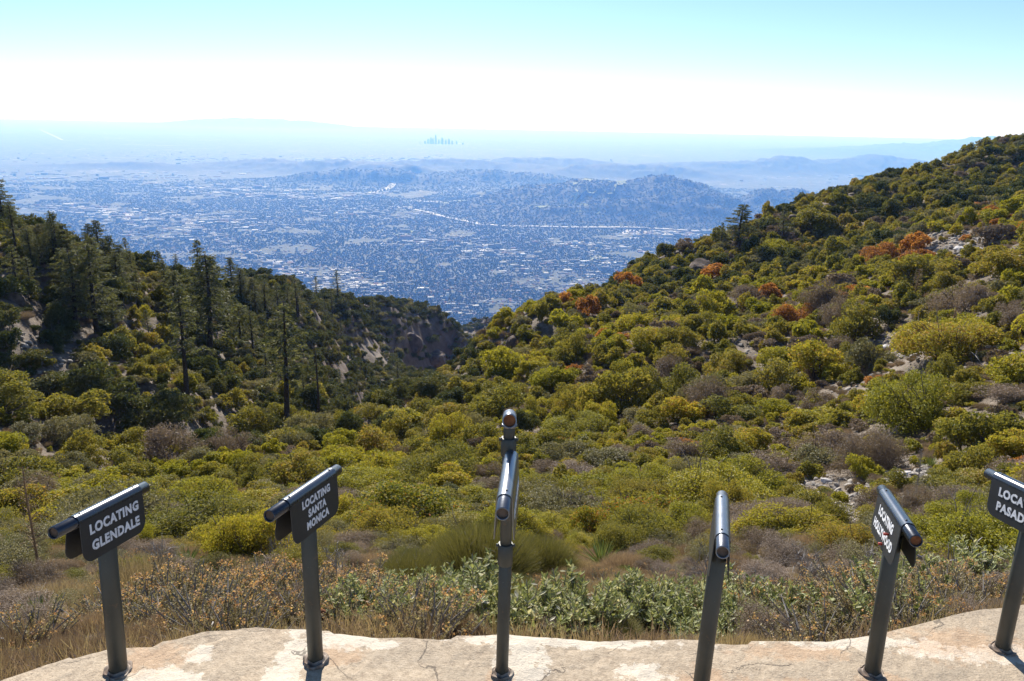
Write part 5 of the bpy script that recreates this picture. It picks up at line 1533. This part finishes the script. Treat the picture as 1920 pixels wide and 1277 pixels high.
# freeway and avenues as sheets laid on the plain
def ribbon(name, pxs, w, kind='structure', m='roadway', lift=2.5):
    P = np.array([pl(*q) for q in pxs]); Q = []
    for a, b in zip(P[:-1], P[1:]):
        k = max(2, int(np.linalg.norm(b - a) / 60)); Q += [a + (b - a) * j / k for j in range(k)]
    Q = np.array(Q + [P[-1]]); d = np.gradient(Q, axis=0); s = np.stack([-d[:, 1], d[:, 0]], 1); s /= np.linalg.norm(s, axis=1)[:, None]
    ww = w * (1 + .12 * vnoise(np.arange(len(Q)) * .3, np.zeros(len(Q))))
    L_ = Q[:, :2] + s * ww[:, None] / 2; R_ = Q[:, :2] - s * ww[:, None] / 2
    zz = np.maximum(plain_z(L_[:, 0], L_[:, 1]), plain_z(R_[:, 0], R_[:, 1])) + lift
    V = np.concatenate([np.column_stack([L_, zz]), np.column_stack([R_, zz])]); k = len(Q)
    link(name, mesh_np(name, V, np.array([[i, k + i, k + i + 1, i + 1] for i in range(k - 1)]), [M[m]]), kind=kind)
ribbon('freeway', [(735,388),(790,398),(850,412),(900,422),(960,426),(1060,429),(1180,431),(1310,436)], 62)
ribbon('freeway_bend', [(690,362),(715,358),(738,351)], 90)
ribbon('storm_channel', [(770,376),(830,383),(915,387)], 110)
ribbon('avenue', [(300,398),(400,440),(480,480),(600,525)], 34)
ribbon('far_freeway', [(75,243),(95,252),(118,263)], 70)
ribbon('road', [(605,376),(645,369)], 60)
def field(name, pxs, m='field'):
    P = np.array([pl(*q, TERR[2] if 'hilltop' in name else PLAIN) for q in pxs]); c = P.mean(0)
    out = []
    for a, b in zip(P, np.roll(P, -1, 0)):
        for j in range(6):
            q = a + (b - a) * j / 6; q = c + (q - c) * (1 + .10 * rc.normal()); out.append(q)
    out = np.array(out); zz = plain_z(out[:, 0], out[:, 1]) + (12 if 'hilltop' in name else 3.2)
    V = np.vstack([np.column_stack([out[:, :2], zz]), [c[0], c[1], plain_z(c[0], c[1]) + 3.5]]); k = len(out)
    link(name, mesh_np(name, V, np.array([[i, (i + 1) % k, k] for i in range(k)]), [M[m]]), kind='structure')
field('green_field', [(730,435),(775,432),(780,440),(735,443)]); field('golf_course', [(960,402),(1040,404),(1110,412),(1125,420),(1030,412)]); field('park', [(820,382),(860,384),(880,391),(835,392)])
field('green_field', [(1105,482),(1130,481),(1135,487),(1108,488)]); field('dry_field', [(1160,433),(1210,434),(1215,440),(1170,440)], 'roadway')

field('hilltop_field', [(1072,336),(1160,336),(1180,341),(1150,347),(1080,345)])
# towers of the distant city centre
Yt = 27000.0
TW = [(797,262,6,10,1),(803,260,7,14,1),(808,257,6,17,0),(812,259,5,15,1),(817,256,6,20,2),(823,261,5,13,0),(829,259,8,16,1),(836,262,6,12,0),(842,261,6,14,1),(848,263,5,10,0),(856,263,5,9,1),(787,266,6,6,0),(868,266,5,6,0)]
TL = ['westernmost', 'second', 'third', 'fourth', 'tallest', 'sixth', 'broad seventh', 'eighth', 'ninth', 'tenth', 'eleventh', 'outlying first', 'outlying last']
for i, (px, py, w, h, st_) in enumerate(TW):
    b = at(px, 273, Yt); W_ = w * Yt / F * .26; Hh = h * Yt / F * .88
    g = Geo()
    def bxg(x0, x1, y0, y1, z0, z1):
        g.add([(x0, y0, z0), (x1, y0, z0), (x1, y1, z0), (x0, y1, z0), (x0, y0, z1), (x1, y0, z1), (x1, y1, z1), (x0, y1, z1)], [(4, 5, 6, 7), (0, 1, 5, 4), (1, 2, 6, 5), (2, 3, 7, 6), (3, 0, 4, 7)])
    bz_ = PLAIN - b[2]
    bxg(-W_, W_, -W_, W_, bz_, Hh * .8)
    bxg(-W_ * .7, W_ * .7, -W_ * .7, W_ * .7, Hh * .8, Hh)
    if st_ == 2: bxg(-W_ * .4, W_ * .4, -W_ * .4, W_ * .4, Hh, Hh * 1.12)
    link('skyscraper', g.mesh('skyscraper', [M['glasst']]), tuple(b), (0, 0, .3), label=f'{TL[i]} hazy skyscraper in the tiny skyline cluster on the horizon', cat='skyscraper', group='skyscrapers of the far city centre')

# ------------------------------------------------------------------ haze
def haze():
    m, t, out = mat('haze_air')
    v = N(t, "ShaderNodeVolumePrincipled")
    v.inputs['Color'].default_value = (.16, .385, 1.0, 1)
    v.inputs['Absorption Color'].default_value = (1, 1, 1, 1)
    v.inputs['Density'].default_value = 8.5e-5
    v.inputs['Anisotropy'].default_value = 0.16
    t.links.new(v.outputs[0], out.inputs['Volume'])
    x0, x1, y0, y1, z0, z1 = -61000, 61000, -41000, 61000, PLAIN - 27, 34
    V = [(x, y, z) for x in (x0, x1) for y in (y0, y1) for z in (z0, z1)]
    g = Geo(); g.add(V, [(0, 1, 3, 2), (4, 6, 7, 5), (0, 4, 5, 1), (2, 3, 7, 6), (0, 2, 6, 4), (1, 5, 7, 3)])
    link('haze', g.mesh('haze', [m]), kind='stuff')
haze()
